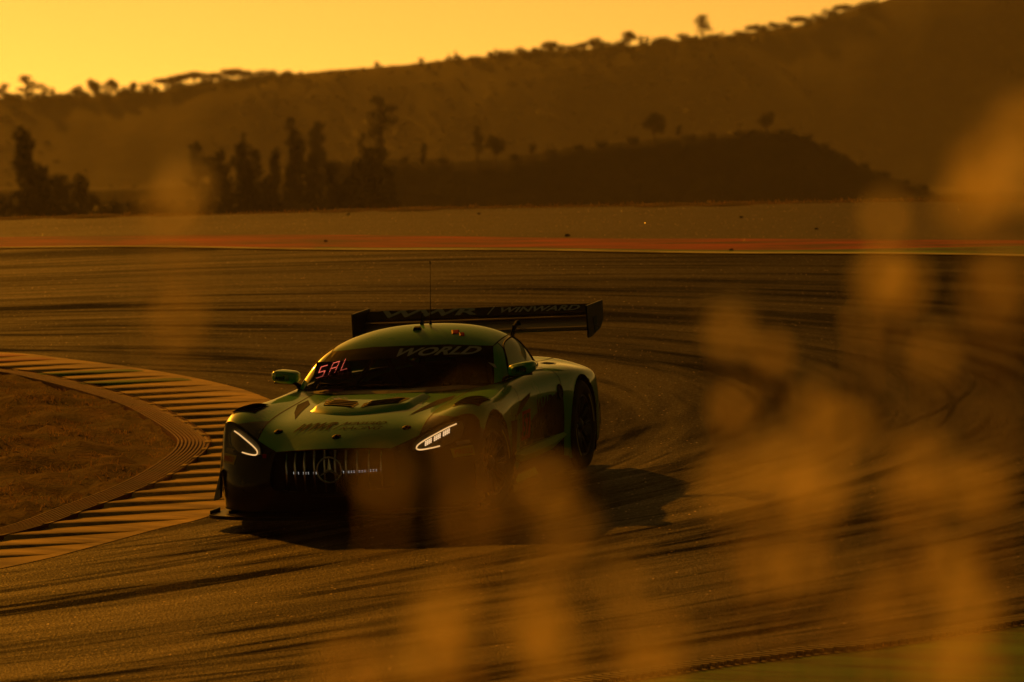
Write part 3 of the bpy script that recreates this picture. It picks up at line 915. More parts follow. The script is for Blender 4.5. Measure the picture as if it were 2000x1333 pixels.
# ---- body cage: rows run nose to tail, columns from the centre line out and down to the sill
R = [
 [(.90, 0, .575), (.885, .22, .572), (.815, .448, .553), (.69, .62, .625), (.49, .82, .735), (.37, .935, .765), (.34, 1.0, .715)],
 [(.62, 0, .688), (.61, .22, .688), (.56, .46, .694), (.50, .62, .712), (.30, .81, .812), (.22, .935, .812), (.2, 1.02, .76)],
 [(.28, 0, .758), (.28, .22, .765), (.25, .45, .752), (.2, .62, .750), (.08, .80, .832), (.05, .93, .828), (.05, 1.02, .768)],
 [(-.1, 0, .800), (-.1, .22, .806), (-.1, .45, .788), (-.1, .62, .770), (-.1, .80, .828), (-.1, .93, .822), (-.1, 1.02, .765)],
 [(-.45, 0, .815), (-.45, .22, .818), (-.47, .45, .810), (-.48, .62, .798), (-.5, .80, .824), (-.5, .92, .808), (-.5, 1.0, .745)],
 [(-.72, 0, .815), (-.74, .22, .815), (-.82, .45, .818), (-.92, .64, .828), (-.98, .79, .848), (-.95, .89, .825), (-.9, .955, .75)],
 [(-1.5, 0, .84), (-1.5, .22, .84), (-1.5, .45, .84), (-1.5, .64, .84), (-1.5, .83, .865), (-1.5, .905, .832), (-1.5, .955, .75)],
 [(-2.1, 0, .85), (-2.1, .22, .85), (-2.1, .45, .85), (-2.1, .64, .85), (-2.1, .82, .868), (-2.1, .935, .825), (-2.1, .985, .755)],
 [(-2.6, 0, .86), (-2.6, .22, .86), (-2.6, .45, .86), (-2.6, .62, .855), (-2.6, .80, .838), (-2.6, .940, .812), (-2.6, 1.015, .765)],
 [(-3.1, 0, .84), (-3.1, .22, .84), (-3.1, .45, .835), (-3.1, .62, .825), (-3.1, .80, .780), (-3.1, .935, .742), (-3.1, .995, .70)],
 [(-3.50, 0, .865), (-3.50, .22, .863), (-3.47, .45, .855), (-3.43, .62, .835), (-3.37, .78, .79), (-3.33, .90, .74), (-3.31, .95, .68)],
]
SIDE = [
 [(.42, 1.0, .50), (.43, 1.0, .38), (.44, .995, .26), (.44, .985, .12)],
 [(.2, 1.03, .52), (.2, 1.03, .38), (.2, 1.02, .26), (.2, 1.0, .12)],
 [(.05, 1.035, .52), (.05, 1.035, .38), (.05, 1.02, .26), (.05, 1.0, .12)],
 [(-.1, 1.035, .52), (-.1, 1.035, .38), (-.1, 1.02, .26), (-.1, 1.0, .12)],
 [(-.5, 1.01, .50), (-.5, 1.005, .38), (-.5, .995, .26), (-.5, .985, .11)],
 [(-.9, .945, .50), (-.9, .925, .38), (-.9, .925, .26), (-.9, .955, .11)],
 [(-1.5, .950, .50), (-1.5, .930, .38), (-1.5, .925, .26), (-1.5, .955, .11)],
 [(-2.1, .995, .50), (-2.1, .985, .38), (-2.1, .975, .26), (-2.1, .965, .11)],
 [(-2.6, 1.035, .52), (-2.6, 1.035, .38), (-2.6, 1.02, .26), (-2.6, 1.0, .14)],
 [(-3.1, 1.005, .50), (-3.1, 1.0, .38), (-3.1, .995, .27), (-3.1, .98, .17)],
 [(-3.34, .95, .50), (-3.35, .945, .38), (-3.36, .94, .28), (-3.36, .93, .2)],
]
for r_, s2 in zip(R, SIDE): r_.extend(s2)
FAS = [  # bumper columns below the bonnet edge, at four heights
 [(.935, 0, .50), (.945, 0, .38), (.94, 0, .26), (.93, 0, .12)],
 [(.915, .24, .50), (.928, .24, .38), (.925, .24, .26), (.915, .24, .12)],
 [(.835, .47, .49), (.86, .49, .38), (.865, .50, .26), (.86, .50, .12)],
 [(.725, .645, .51), (.765, .66, .38), (.78, .67, .26), (.78, .67, .12)],
 [(.57, .835, .53), (.63, .845, .38), (.65, .85, .26), (.65, .85, .12)],
 [(.455, .945, .51), (.50, .955, .38), (.52, .955, .26), (.52, .95, .12)],
]
cage_v, cage_f, cage_m, vkey = [], [], [], {}
PARTS = ["hood", "front_bumper", "front_fender", "door", "rear_fender", "rear_deck", "tail_panel", "floor_tub"]
def vid(p):
    k = tuple(round(q, 5) for q in p)
    if k not in vkey:
        vkey[k] = len(cage_v); cage_v.append(k)
    return vkey[k]
def quad(ps, part):
    for sgn in (1, -1):
        q = [vid((p[0], p[1] * sgn, p[2])) for p in ps]
        if sgn > 0: q = q[::-1]
        cage_f.append(q); cage_m.append(PARTS.index(part) * 2 + (sgn < 0))
for i in range(10):
    for j in range(10):
        ps = [R[i][j], R[i + 1][j], R[i + 1][j + 1], R[i][j + 1]]
        if j < 3:
            part = "hood" if i < 5 else ("floor_tub" if i < 8 else "rear_deck")
        else:
            part = "front_fender" if i < 5 else ("door" if i < 7 else "rear_fender")
        if part == "floor_tub": continue
        quad(ps, part)
for j in range(6):
    top = [R[0][j]] + FAS[j]
    nxt = [R[0][j + 1]] + (FAS[j + 1] if j < 5 else SIDE[0])
    for k in range(4):
        if j < 2 and k in (0, 1, 2): continue      # grille opening
        quad([top[k], nxt[k], nxt[k + 1], top[k + 1]], "front_bumper")
# tail
tm = [[R[10][j], (R[10][j][0] - .03, R[10][j][1], .52), (R[10][j][0] + .02, R[10][j][1] * .99, .24)] for j in range(6)] + [[R[10][6], SIDE[10][0], SIDE[10][2]]]
for j in range(6):
    for k in range(2): quad([tm[j][k + 1], tm[j + 1][k + 1], tm[j + 1][k], tm[j][k]], "tail_panel")

me = bpy.data.meshes.new("body_cage")
me.from_pydata(cage_v, [], cage_f)
for i in range(16): me.materials.append(bpy.data.materials.new("tmp%d" % i))
me.polygons.foreach_set("material_index", cage_m)
me.polygons.foreach_set("use_smooth", [True] * len(cage_f))
bm = bmesh.new(); bm.from_mesh(me)
cl = bm.edges.layers.float.get('crease_edge') or bm.edges.layers.float.new('crease_edge')
edge_line_keys = {vkey[tuple(round(q, 5) for q in (p[0], p[1] * sg, p[2]))] for p in R[0][:7] for sg in (1, -1)}
bm.verts.ensure_lookup_table()
for e in bm.edges:
    if e.verts[0].index in edge_line_keys and e.verts[1].index in edge_line_keys: e[cl] = 0.75
bm.to_mesh(me); bm.free()
ob = bpy.data.objects.new("body_cage", me); col.objects.link(ob)
md = ob.modifiers.new("s", 'SUBSURF'); md.levels = 4; md.render_levels = 4
dg = bpy.context.evaluated_depsgraph_get(); dg.update()
ev = ob.evaluated_get(dg).to_mesh()
V = np.empty(len(ev.vertices) * 3); ev.vertices.foreach_get("co", V); V = V.reshape(-1, 3)
PF = np.empty(len(ev.polygons) * 4, int); ev.polygons.foreach_get("vertices", PF); PF = PF.reshape(-1, 4)
PM = np.empty(len(ev.polygons), int); ev.polygons.foreach_get("material_index", PM)
ob.evaluated_get(dg).to_mesh_clear()
bpy.data.objects.remove(ob)
for i in range(16): bpy.data.materials.remove(bpy.data.materials["tmp%d" % i])
body_bvh = BVHTree.FromPolygons([Vector(v) for v in V], [tuple(f) for f in PF])
# cut the wheel arches: pull the rim of the cut onto a true circle
WZ, WR = 0.345, 0.352
ARCH = [(0.0, WZ, 0.392), (-2.63, WZ, 0.392)]
outer = np.abs(V[:, 1]) > 0.60
kill = np.zeros(len(PF), bool)
for (ax, az, ar) in ARCH:
    for it in range(1):
        dv = np.hypot(V[:, 0] - ax, V[:, 2] - az)
        inside = (dv < ar) & outer
        fin = inside[PF]
        mixed = fin.any(1) & ~fin.all(1)
        bv = np.unique(PF[mixed][fin[mixed]])
        sc_ = (ar / np.maximum(dv[bv], 1e-6))
        V[bv, 0] = ax + (V[bv, 0] - ax) * sc_
        V[bv, 2] = az + (V[bv, 2] - az) * sc_
        kill |= fin.all(1)
        dv2 = np.hypot(V[:, 0] - ax, V[:, 2] - az)
        kill |= ((dv2[PF] < ar - 0.004) & outer[PF]).any(1)
FNORM = {}
def shut_lines(vs, fs, parent, w=0.0045, lift=0.0015):
    """dark gap round the border of a panel"""
    from collections import Counter
    cnt = Counter(); owner = {}
    for fi, f in enumerate(fs):
        for a, b in zip(f, list(f[1:]) + [f[0]]):
            k = (min(a, b), max(a, b)); cnt[k] += 1; owner[k] = fi
    mv, mf = [], []
    for k, c in cnt.items():
        if c != 1: continue
        a, b = Vector(vs[k[0]]), Vector(vs[k[1]])
        f = fs[owner[k]]
        p = [Vector(vs[q]) for q in f]
        n = (p[2] - p[0]).cross(p[3 % len(p)] - p[1]).normalized()
        if n.length == 0 or (a - b).length < 1e-5: continue
        t_ = (b - a).normalized(); s = t_.cross(n)
        q = len(mv)
        up = n * lift
        for sg in (1,):
            mv += [a - s * w + up, b - s * w + up, b + s * w + up, a + s * w + up]
            mf.append((q, q + 1, q + 2, q + 3))
    return mesh("shut_line", mv, mf, M['matte_black'], parent)
PMAT = {"hood": 'green', "front_bumper": 'black_paint', "front_fender": 'green_fender', "door": 'green_side', "rear_fender": 'green_haunch', "rear_deck": 'green', "tail_panel": 'black_paint'}
panels = {}
def take(idx, name, mat):
    fs0 = PF[idx]
    used, inv = np.unique(fs0, return_inverse=True)
    vs = V[used]; fs = inv.reshape(-1, 4)
    o = mesh(name, vs, fs.tolist(), mat, car, True)
    shut_lines(vs, fs.tolist(), o)
    return o
for pi, pn in enumerate(PARTS):
    if pn == "floor_tub": continue
    both = pn in ("hood", "front_bumper", "rear_deck", "tail_panel")
    for sd in ((0, 1),) if both else ((0,), (1,)):
        idx = np.isin(PM, [pi * 2 + q for q in sd]) & ~kill
        if idx.any(): panels[(pn, sd[0])] = take(idx, pn, M[PMAT[pn]])

CCEN = Vector((-1.2, 0, .45))
def up_n(n, p):
    return n if n.dot(p - CCEN) > 0 else -n
def drop(x, y, z0=2.0):
    h = body_bvh.ray_cast(Vector((x, y, z0)), Vector((0, 0, -1)))
    return (h[0], up_n(h[1], h[0])) if h[0] is not None else (Vector((x, y, .8)), Vector((0, 0, 1)))
def side_hit(x, z, sg):
    h = body_bvh.ray_cast(Vector((x, sg * 2.0, z)), Vector((0, -sg, 0)))
    return (h[0], up_n(h[1], h[0])) if h[0] is not None else (Vector((x, sg, z)), Vector((0, sg, 0)))
def front_hit(y, z, bvh=None):
    h = (bvh or body_bvh).ray_cast(Vector((2.0, y, z)), Vector((-1, 0, 0)))
    return (h[0], up_n(h[1], h[0])) if h[0] is not None else (Vector((.9, y, z)), Vector((1, 0, 0)))

# ---- floor, tub and arch liners
mb = MB()
mb.box((-3.30, -.90, .075), (.62, .90, .11))
mb.box((-2.2, -.70, .11), (-.45, .70, .55))
mb.box((-3.2, -.58, .11), (-2.15, .58, .70))
mb.box((-.45, -.58, .11), (.55, .58, .58))
mb.build("floor_tub", M['matte_black'], car)
for (ax, az, ar) in ARCH:
    for sg in (1, -1):
        mb = MB(); n = 28; base = []
        for k in range(n + 1):
            an = math.radians(-35 + 250 * k / n)
            for yy in (0.58, 1.0):
                base.append((ax + (ar + .004) * math.cos(an), sg * yy, az + (ar + .004) * math.sin(an)))
        fs = [(2 * k, 2 * k + 1, 2 * k + 3, 2 * k + 2) for k in range(n)]
        mb.add(base, fs)
        c0 = len(mb.v); mb.v.append((ax, sg * .58, az))
        for k in range(n): mb.f.append((c0, 2 * k, 2 * k + 2))
        mb.build("wheel_arch_liner", M['matte_black'], car)

# ---- cabin
def row(*p): return list(p)
WS = [  # windscreen: base, middle, top; columns centre, mid, pillar
 [(-.68, 0, .805), (-.76, .45, .812), (-1.00, .805, .845)],
 [(-1.02, 0, .975), (-1.08, .43, .972), (-1.20, .755, .972)],
 [(-1.36, 0, 1.120), (-1.38, .40, 1.116), (-1.42, .672, 1.092)],
]
SD = [  # flank: base, middle, top; columns along the side from the pillar back
 [(-1.00, .805, .845), (-1.09, .830, .856), (-1.65, .840, .864), (-2.16, .790, .866), (-2.62, .66, .850), (-3.02, .50, .835)],
 [(-1.20, .755, .972), (-1.27, .775, .984), (-1.72, .790, 1.010), (-2.14, .728, .998), (-2.50, .600, .945), (-2.92, .44, .880)],
 [(-1.42, .672, 1.092), (-1.50, .688, 1.112), (-1.82, .680, 1.145), (-2.16, .612, 1.116), (-2.45, .505, 1.040), (-2.84, .38, .920)],
]
RF = [  # roof: rows front to back; columns centre, mid, edge
 [(-1.36, 0, 1.120), (-1.38, .40, 1.116), (-1.42, .672, 1.092)],
 [(-1.60, 0, 1.215), (-1.60, .38, 1.205), (-1.50, .688, 1.112)],
 [(-1.86, 0, 1.255), (-1.86, .37, 1.240), (-1.82, .680, 1.145)],
 [(-2.16, 0, 1.222), (-2.16, .34, 1.205), (-2.16, .612, 1.116)],
 [(-2.48, 0, 1.110), (-2.47, .28, 1.098), (-2.45, .505, 1.040)],
 [(-2.88, 0, .955), (-2.87, .20, .950), (-2.84, .38, .920)],
 [(-3.14, 0, .828), (-3.13, .24, .828), (-3.06, .48, .822)],
]
CP = ["windscreen", "pillar", "side_window", "quarter_panel", "roof", "rear_window"]
cage_v, cage_f, cage_m, vkey = [], [], [], {}
def quad2(ps, part):
    for sgn in (1, -1):
        q = [vid((p[0], p[1] * sgn, p[2])) for p in ps]
        if sgn < 0: q = q[::-1]
        cage_f.append(q); cage_m.append(CP.index(part) * 2 + (sgn < 0))
for i in range(2):
    for j in range(2): quad2([WS[i][j], WS[i][j + 1], WS[i + 1][j + 1], WS[i + 1][j]], "windscreen")
    for j in range(5):
        quad2([SD[i][j], SD[i][j + 1], SD[i + 1][j + 1], SD[i + 1][j]], "pillar" if j == 0 else ("side_window" if j in (1, 2) else "quarter_panel"))
for i in range(6):
    for j in range(2): quad2([RF[i][j], RF[i][j + 1], RF[i + 1][j + 1], RF[i + 1][j]], "roof" if i < 3 else "rear_window")
me = bpy.data.meshes.new("cabin_cage")
me.from_pydata(cage_v, [], cage_f)
for i in range(12): me.materials.append(bpy.data.materials.new("tmq%d" % i))
me.polygons.foreach_set("material_index", cage_m)
ob = bpy.data.objects.new("cabin_cage", me); col.objects.link(ob)
md = ob.modifiers.new("s", 'SUBSURF'); md.levels = 4; md.render_levels = 4; md.boundary_smooth = 'PRESERVE_CORNERS'
dg = bpy.context.evaluated_depsgraph_get(); dg.update()
ev = ob.evaluated_get(dg).to_mesh()
V = np.empty(len(ev.vertices) * 3); ev.vertices.foreach_get("co", V); V = V.reshape(-1, 3)
PF = np.empty(len(ev.polygons) * 4, int); ev.polygons.foreach_get("vertices", PF); PF = PF.reshape(-1, 4)
PM = np.empty(len(ev.polygons), int); ev.polygons.foreach_get("material_index", PM)
ob.evaluated_get(dg).to_mesh_clear()
bpy.data.objects.remove(ob)
for i in range(12): bpy.data.materials.remove(bpy.data.materials["tmq%d" % i])
cab_bvh = BVHTree.FromPolygons([Vector(v) for v in V], [tuple(f) for f in PF])
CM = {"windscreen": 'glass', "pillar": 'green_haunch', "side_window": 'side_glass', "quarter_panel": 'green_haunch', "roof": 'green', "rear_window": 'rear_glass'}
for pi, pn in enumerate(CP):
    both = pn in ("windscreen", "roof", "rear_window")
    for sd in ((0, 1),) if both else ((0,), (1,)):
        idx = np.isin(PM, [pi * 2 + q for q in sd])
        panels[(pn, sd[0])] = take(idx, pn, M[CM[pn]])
def cab_front(y, z):
    h = cab_bvh.ray_cast(Vector((2.0, y, z)), Vector((-1, 0, 0)))
    return (h[0], up_n(h[1], h[0])) if h[0] is not None else (Vector((-1.2, y, z)), Vector((1, 0, 0)))
def cab_top(x, y):
    h = cab_bvh.ray_cast(Vector((x, y, 3)), Vector((0, 0, -1)))
    return (h[0], up_n(h[1], h[0])) if h[0] is not None else (Vector((x, y, 1.2)), Vector((0, 0, 1)))
def cab_side(x, z, sg):
    h = cab_bvh.ray_cast(Vector((x, 2 * sg, z)), Vector((0, -sg, 0)))
    return (h[0], up_n(h[1], h[0])) if h[0] is not None else (Vector((x, .75 * sg, z)), Vector((0, sg, 0)))

# ---- patches and lettering laid on the surfaces
def lay(name, polys, hit, mat, parent, off=0.003, res=0.02):
    """flat outline polygons (u, v) cut into a fine grid and laid on a surface"""
    bm = bmesh.new()
    for poly in polys:
        try: bm.faces.new([bm.verts.new((p[0], p[1], 0)) for p in poly])
        except ValueError: pass
    bmesh.ops.triangulate(bm, faces=bm.faces[:])
    for it in range(5):
        es = [e for e in bm.edges if e.calc_length() > res * 1.6]
        if not es: break
        bmesh.ops.subdivide_edges(bm, edges=es, cuts=1, use_grid_fill=False)
        bmesh.ops.triangulate(bm, faces=[f for f in bm.faces if len(f.verts) > 3])
    for v in bm.verts:
        p, n = hit(v.co.x, v.co.y)
        v.co = p + n.normalized() * off
    return from_bm(name, bm, mat, parent)
def text_polys(txt, w, h, shear=0.0, bold=0.0):
    cu = bpy.data.curves.new("txt", 'FONT')
    cu.body = txt; cu.size = 1.0; cu.offset = bold; cu.fill_mode = 'FRONT'; cu.resolution_u = 3
    o = bpy.data.objects.new("txt", cu); col.objects.link(o)
    d = bpy.context.evaluated_depsgraph_get(); d.update()
    m = o.evaluated_get(d).to_mesh()
    P = np.array([v.co[:] for v in m.vertices]); Fc = [list(p.vertices) for p in m.polygons]
    o.evaluated_get(d).to_mesh_clear(); bpy.data.objects.remove(o); bpy.data.curves.remove(cu)
    P = P[:, :2]; mn, mx = P.min(0), P.max(0)
    P = (P - mn) / (mx - mn)
    P = P * np.array([w, h]); P[:, 0] += (P[:, 1]) * shear
    P[:, 0] -= (w + h * shear) / 2; P[:, 1] -= h / 2
    return P, Fc
def lettering(name, txt, w, h, place, hit, mat, parent, shear=0.0, bold=0.0, off=0.004):
    P, Fc = text_polys(txt, w, h, shear, bold)
    vs = [Vector((p[0], p[1], 0)) for p in P]
    bm = bmesh.new()
    bv = [bm.verts.new(v) for v in vs]
    for f in Fc:
        try: bm.faces.new([bv[i] for i in f])
        except ValueError: pass
    for it in range(3):
        es = [e for e in bm.edges if e.calc_length() > 0.035]
        if not es: break
        bmesh.ops.subdivide_edges(bm, edges=es, cuts=1)
        bmesh.ops.triangulate(bm, faces=[f for f in bm.faces if len(f.verts) > 3])
    for v in bm.verts:
        a, b = place(v.co.x, v.co.y)
        p, n = hit(a, b)
        v.co = p + n.normalized() * off
    return from_bm(name, bm, mat, parent)

hood = panels[("hood", 0)]
# bonnet: central outlet with raised lip and strakes
def hood_hit(u, v): return drop(v, u)
def bulge(u, v, h0):
    p, n = drop(v, u)
    return p, n, h0
bm = bmesh.new()
nu, nv = 40, 30
grid = {}
for i in range(nu + 1):
    for j in range(nv + 1):
        u = -0.40 + 0.80 * i / nu
        q = j / nv
        front = 0.27 - 0.22 * (abs(u) / 0.40) ** 2.2
        v = -0.48 + (front + 0.48) * q
        p, n = drop(v, u)
        lift = 0.030 * min(1, (1 - abs(u) / 0.40) / 0.10) * min(1, (1 - q) / 0.16) ** 0.7 * min(1, q / 0.05 + 0.0)
        grid[i, j] = bm.verts.new(p + Vector((0, 0, 1)) * (0.001 + lift))
for i in range(nu):
    for j in range(nv):
        bm.faces.new((grid[i, j], grid[i, j + 1], grid[i + 1, j + 1], grid[i + 1, j]))
hb = from_bm("bonnet_bulge", bm, M['green'], car, True)
bulge_bvh = BVHTree.FromPolygons([v.co.copy() for v in hb.data.vertices], [tuple(p.vertices) for p in hb.data.polygons])
def bulge_hit(u, v):
    h = bulge_bvh.ray_cast(Vector((v, u, 2)), Vector((0, 0, -1)))
    return (h[0], up_n(h[1], h[0])) if h[0] is not None else drop(v, u)
for sg in (1, -1):
    lay("bonnet_vent", [[(sg * .03, .16), (sg * .30, .02), (sg * .33, -.16), (sg * .22, -.20), (sg * .02, .02)]], bulge_hit, M['matte_black'], hb, 0.003)
    for k in range(4):
        y0 = .16 - .055 * k
        mb = MB(); pts = []
        for q in range(7):
            u = sg * (.05 + .24 * q / 6); v = y0 - .10 * q / 6 - .03
            p, n = bulge_hit(u, v); pts.append(p + Vector((0, 0, .004)))
        mb.tube(pts, 0.005, 6, True, 1.0)
        mb.build("vent_strake", M['carbon'], hb, True)
# lettering on the bonnet
lettering("bonnet_lettering", "WWR", 0.30, 0.155, lambda a, b: (a - 0.165, 0.50 + b), lambda a, b: drop(b, a), M['black_print'], hood, 0.45, 0.02) if False else None
def hood_txt(txt, w, h, yc, xc, bold=0.015):
    # reads from the front: the car's right is on the viewer's left
    return lettering("bonnet_lettering", txt, w, h, lambda a, b: (yc + a, xc - b), lambda a, b: drop(b, a), M['black_print'], hood, 0.5, bold)
hood_txt("WWR", 0.30, 0.155, -0.215, 0.52, 0.03)
hood_txt("|", 0.012, 0.150, -0.025, 0.52)
hood_txt("WINWARD", 0.32, 0.065, 0.155, 0.485, 0.02)
hood_txt("RACING", 0.30, 0.060, 0.150, 0.575, 0.01)
for (y, x) in ((.495, .56), (-.495, .56), (0.0, .72)):
    p, n = drop(x, y)
    Mx = Matrix.Translation(p) @ n.to_track_quat('Z', 'Y').to_matrix().to_4x4()
    mb = MB(); mb.lathe([(.034, 0), (.034, .006), (.026, .009), (.010, .009), (.010, .018), (0.0001, .019)], 20, Mx)
    pin = mb.build("bonnet_pin", M['matte_black'], hood, True)
    mb = MB(); mb.box((-.016, -.004, .010), (.016, .004, .0135), Mx); mb.build("release_mark", M['red_print'], pin)

for sg in (1, -1):
    lay("bonnet_graphic", [[(sg * .44, .30), (sg * .47, .02), (sg * .50, -.30), (sg * .58, -.52), (sg * .60, -.30), (sg * .52, .05)]], lambda u, v: drop(v, u), M['black_print'], hood, 0.003)
# ---- grille
gr = mesh("grille", [(.80, y, z) for y, z in ((-.50, .10), (.50, .10), (.50, .56), (-.50, .56))], [(0, 1, 2, 3)], M['matte_black'], car)
def gtop(y): return 0.565 - 0.055 * (abs(y) / 0.52) ** 2 - (0.12 if abs(y) > 0.47 else 0)
def gx(y): return 0.935 - 0.32 * (abs(y) / 0.6) ** 2.4
ys_ = [(-0.525 + i * 1.05 / 13) for i in range(14)]
for y in ys_:
    mb = MB()
    zt = gtop(y)
    pts = [(gx(y) - .030, y, zt), (gx(y) + .002, y, zt - .08), (gx(y) + .006, y, zt - .17), (gx(y) - .010, y, .24)]
    mb.tube(pts, [.007, .0085, .0085, .007], 8, True, 1.0)
    mb.build("grille_slat", M['chrome'], gr, True)
mb = MB()   # frame bar along the bottom of the opening
mb.tube([(gx(y) - .01, y, .235 + .03 * (abs(y) / .5) ** 2) for y in np.linspace(-.53, .53, 15)], .016, 8)
mb.build("grille_frame", M['carbon'], gr, True)
# emblem: ring with three-pointed star
em = empty("star_emblem", gr) if False else None
mb = MB()
SX, SZ, SR = .958, .425, .093
ringp = [(SX, SR * math.cos(2 * math.pi * k / 40), SZ + SR * math.sin(2 * math.pi * k / 40)) for k in range(41)]
mb.tube(ringp, .0065, 8, False)
for k in range(3):
    an = math.radians(90 + 120 * k)
    tip = Vector((SX, SR * math.cos(an), SZ + SR * math.sin(an)))
    c0 = Vector((SX + .012, 0, SZ)); w = 0.017
    l = Vector((SX - .002, w * math.cos(an + 1.047), SZ + w * math.sin(an + 1.047))); r = Vector((SX - .002, w * math.cos(an - 1.047), SZ + w * math.sin(an - 1.047)))
    mb.add([tip, l, c0, r], [(0, 1, 2), (0, 2, 3)])
mb.build("star_emblem", M['chrome'], gr)
mb = MB()   # tiny white marker lamps behind the slats
for i, y in enumerate(list(np.linspace(-.30, -.11, 10)) + list(np.linspace(.10, .33, 13))):
    if i % 4 == 3: continue
    for dz in (0, .011):
        mb.box((gx(y) - .004, y - .0022, .395 + dz), (gx(y), y + .0022, .399 + dz))
mb.build("marker_lamp", M['led_white'], gr)

# ---- headlights
fb = panels[("front_bumper", 0)]
for sg in (1, -1):
    outline = [(.575, .555), (.60, .625), (.70, .685), (.80, .728), (.875, .735), (.905, .69), (.885, .615), (.80, .565), (.68, .548)]
    hl = lay("headlight", [[(sg * y, z - .026) for (y, z) in outline]], front_hit, M['lamp_bowl'], car, 0.004, 0.03)
    def tube_on(pts, r, name, mat, par, off=.012):
        P = [front_hit(sg * y, z - .026) for (y, z) in pts]
        mb = MB(); mb.tube([p + n.normalized() * off for p, n in P], r, 8); return mb.build(name, mat, par, True)
    a = [(.850, .712), (.80, .692), (.74, .662), (.67, .625), (.62, .592), (.607, .572), (.612, .558), (.64, .552), (.70, .557), (.755, .566)]
    tube_on([tuple(p) for p in crom(a, 4)], .0052, "daytime_light", M['drl'], hl)
    tube_on([tuple(p) for p in crom(outline + [outline[0]], 3)], .004, "lamp_bezel", M['carbon'], hl, .006)
    for q in range(3):
        mb = MB()
        y0, z0 = .665 + .055 * q, .582 + .028 * q
        for i in range(4):
            for j in range(3):
                p, n = front_hit(sg * (y0 + .011 * i), z0 - .026 + .012 * j + .006 * i)
                p = p + n.normalized() * .008
                mb.box((p.x - .003, p.y - .0046, p.z - .005), (p.x + .003, p.y + .0046, p.z + .005))
        mb.build("lamp_led", M['led'] if sg > 0 else M['lamp_bowl'], hl)
    lay("lamp_lens", [[(sg * y, z - .026) for (y, z) in outline]], front_hit, M['lens'], hl, 0.022, 0.03)
    # sponsor plates on the bumper corner
    def corner_hit(u, v):      # u runs round the corner in degrees
        an = math.radians(u); d = Vector((-math.cos(an), -math.sin(an) * sg, 0))
        h = body_bvh.ray_cast(Vector((.25, .60 * sg, v)) - d * 2, d)
        return (h[0], up_n(h[1], h[0])) if h[0] is not None else (Vector((.5, .95 * sg, v)), Vector((1, 0, 0)))
    pl = lay("tyre_maker_plate", [[(34, .515), (62, .525), (62, .455), (36, .448)]], corner_hit, M['yellow_print'], fb, 0.003, 3.0)
    lettering("plate_lettering", "PIRELLI", 21, .036, (lambda a, b: (49 + (a if sg > 0 else -a), .487 + b)), corner_hit, M['red_print'], pl, 0, 0.01, 0.006)
    lay("small_plate", [[(42, .560), (60, .565), (60, .540), (43, .535)]], corner_hit, M['grey_print'], fb, 0.003, 3.0)
    # flared edge ahead of the front arch
    mb = MB()
    A = [(.50, .985, .40), (.40, 1.005, .42), (.40, 1.075, .19), (.46, 1.065, .17), (.52, .99, .20)]
    n = len(A)
    mb.add([(x, y * sg, z) for x, y, z in A] + [(x - .012, y * sg - .012 * sg, z) for x, y, z in A], [tuple(range(n)), tuple(range(2 * n - 1, n - 1, -1))] + [(i, (i + 1) % n, n + (i + 1) % n, n + i) for i in range(n)])
    mb.build("dive_plane", M['carbon'], car)
mb = MB(); p, n = front_hit(-.545, .525); mb.box((p.x - .01, p.y - .014, p.z - .014), (p.x + .012, p.y + .014, p.z + .014)); mb.build("tow_marker", M['red_print'], fb)

# ---- splitter
mb = MB()
out = [tuple(p) for p in crom([(.30, 1.03), (.55, 1.055), (.66, 1.035), (.80, .86), (.92, .60), (.985, .30), (1.0, 0)], 6)]
out = out + [(x, -y) for x, y in out[::-1][1:]]
inn = [(min(x - .16, .5), y * .85) for x, y in out]
n = len(out)
for z in (.062, .088): mb.v += [(x, y, z) for x, y in out] + [(x, y, z) for x, y in inn]
for i in range(n - 1):
    mb.f += [(i, i + 1, n + i + 1, n + i), (2 * n + i, 3 * n + i, 3 * n + i + 1, 2 * n + i + 1), (i, 2 * n + i, 2 * n + i + 1, i + 1)]
mb.f += [(0, n, 3 * n, 2 * n), (n - 1, 3 * n - 1, 4 * n - 1, 2 * n - 1)]
spl = mb.build("splitter", M['carbon'], car)
for sg in (1, -1):
    mb = MB(); mb.box((.40, 1.040 * sg - .006, .088), (.62, 1.040 * sg + .006, .115)); mb.build("splitter_end_fence", M['carbon'], spl)

# ---- fender louvres
for sg in (1, -1):
    ff = panels[("front_fender", 0 if sg > 0 else 1)]
    lay("louvre_panel", [[(sg * .765, .25), (sg * .960, .22), (sg * .955, -.12), (sg * .80, -.16), (sg * .755, .0)]], lambda u, v: drop(v, u), M['matte_black'], ff, 0.004)
    for k in range(6):
        x0 = .20 - .062 * k
        mb = MB(); P = []
        for q in range(9):
            y = .77 + .185 * q / 8
            p, n = drop(x0 - .02 * q / 8, sg * y); P.append((p, n))
        top = [p + n * .011 + Vector((.008, 0, 0)) for p, n in P]; bot = [p + n * .003 - Vector((.022, 0, 0)) for p, n in P]
        mb.add(top + bot + [v + Vector((.004, 0, .003)) for v in top], [(i, i + 1, 9 + i + 1, 9 + i) for i in range(8)] + [(18 + i, 18 + i + 1, 9 + i + 1, 9 + i)[::-1] for i in range(8)])
        mb.build("louvre", M['carbon'], ff)

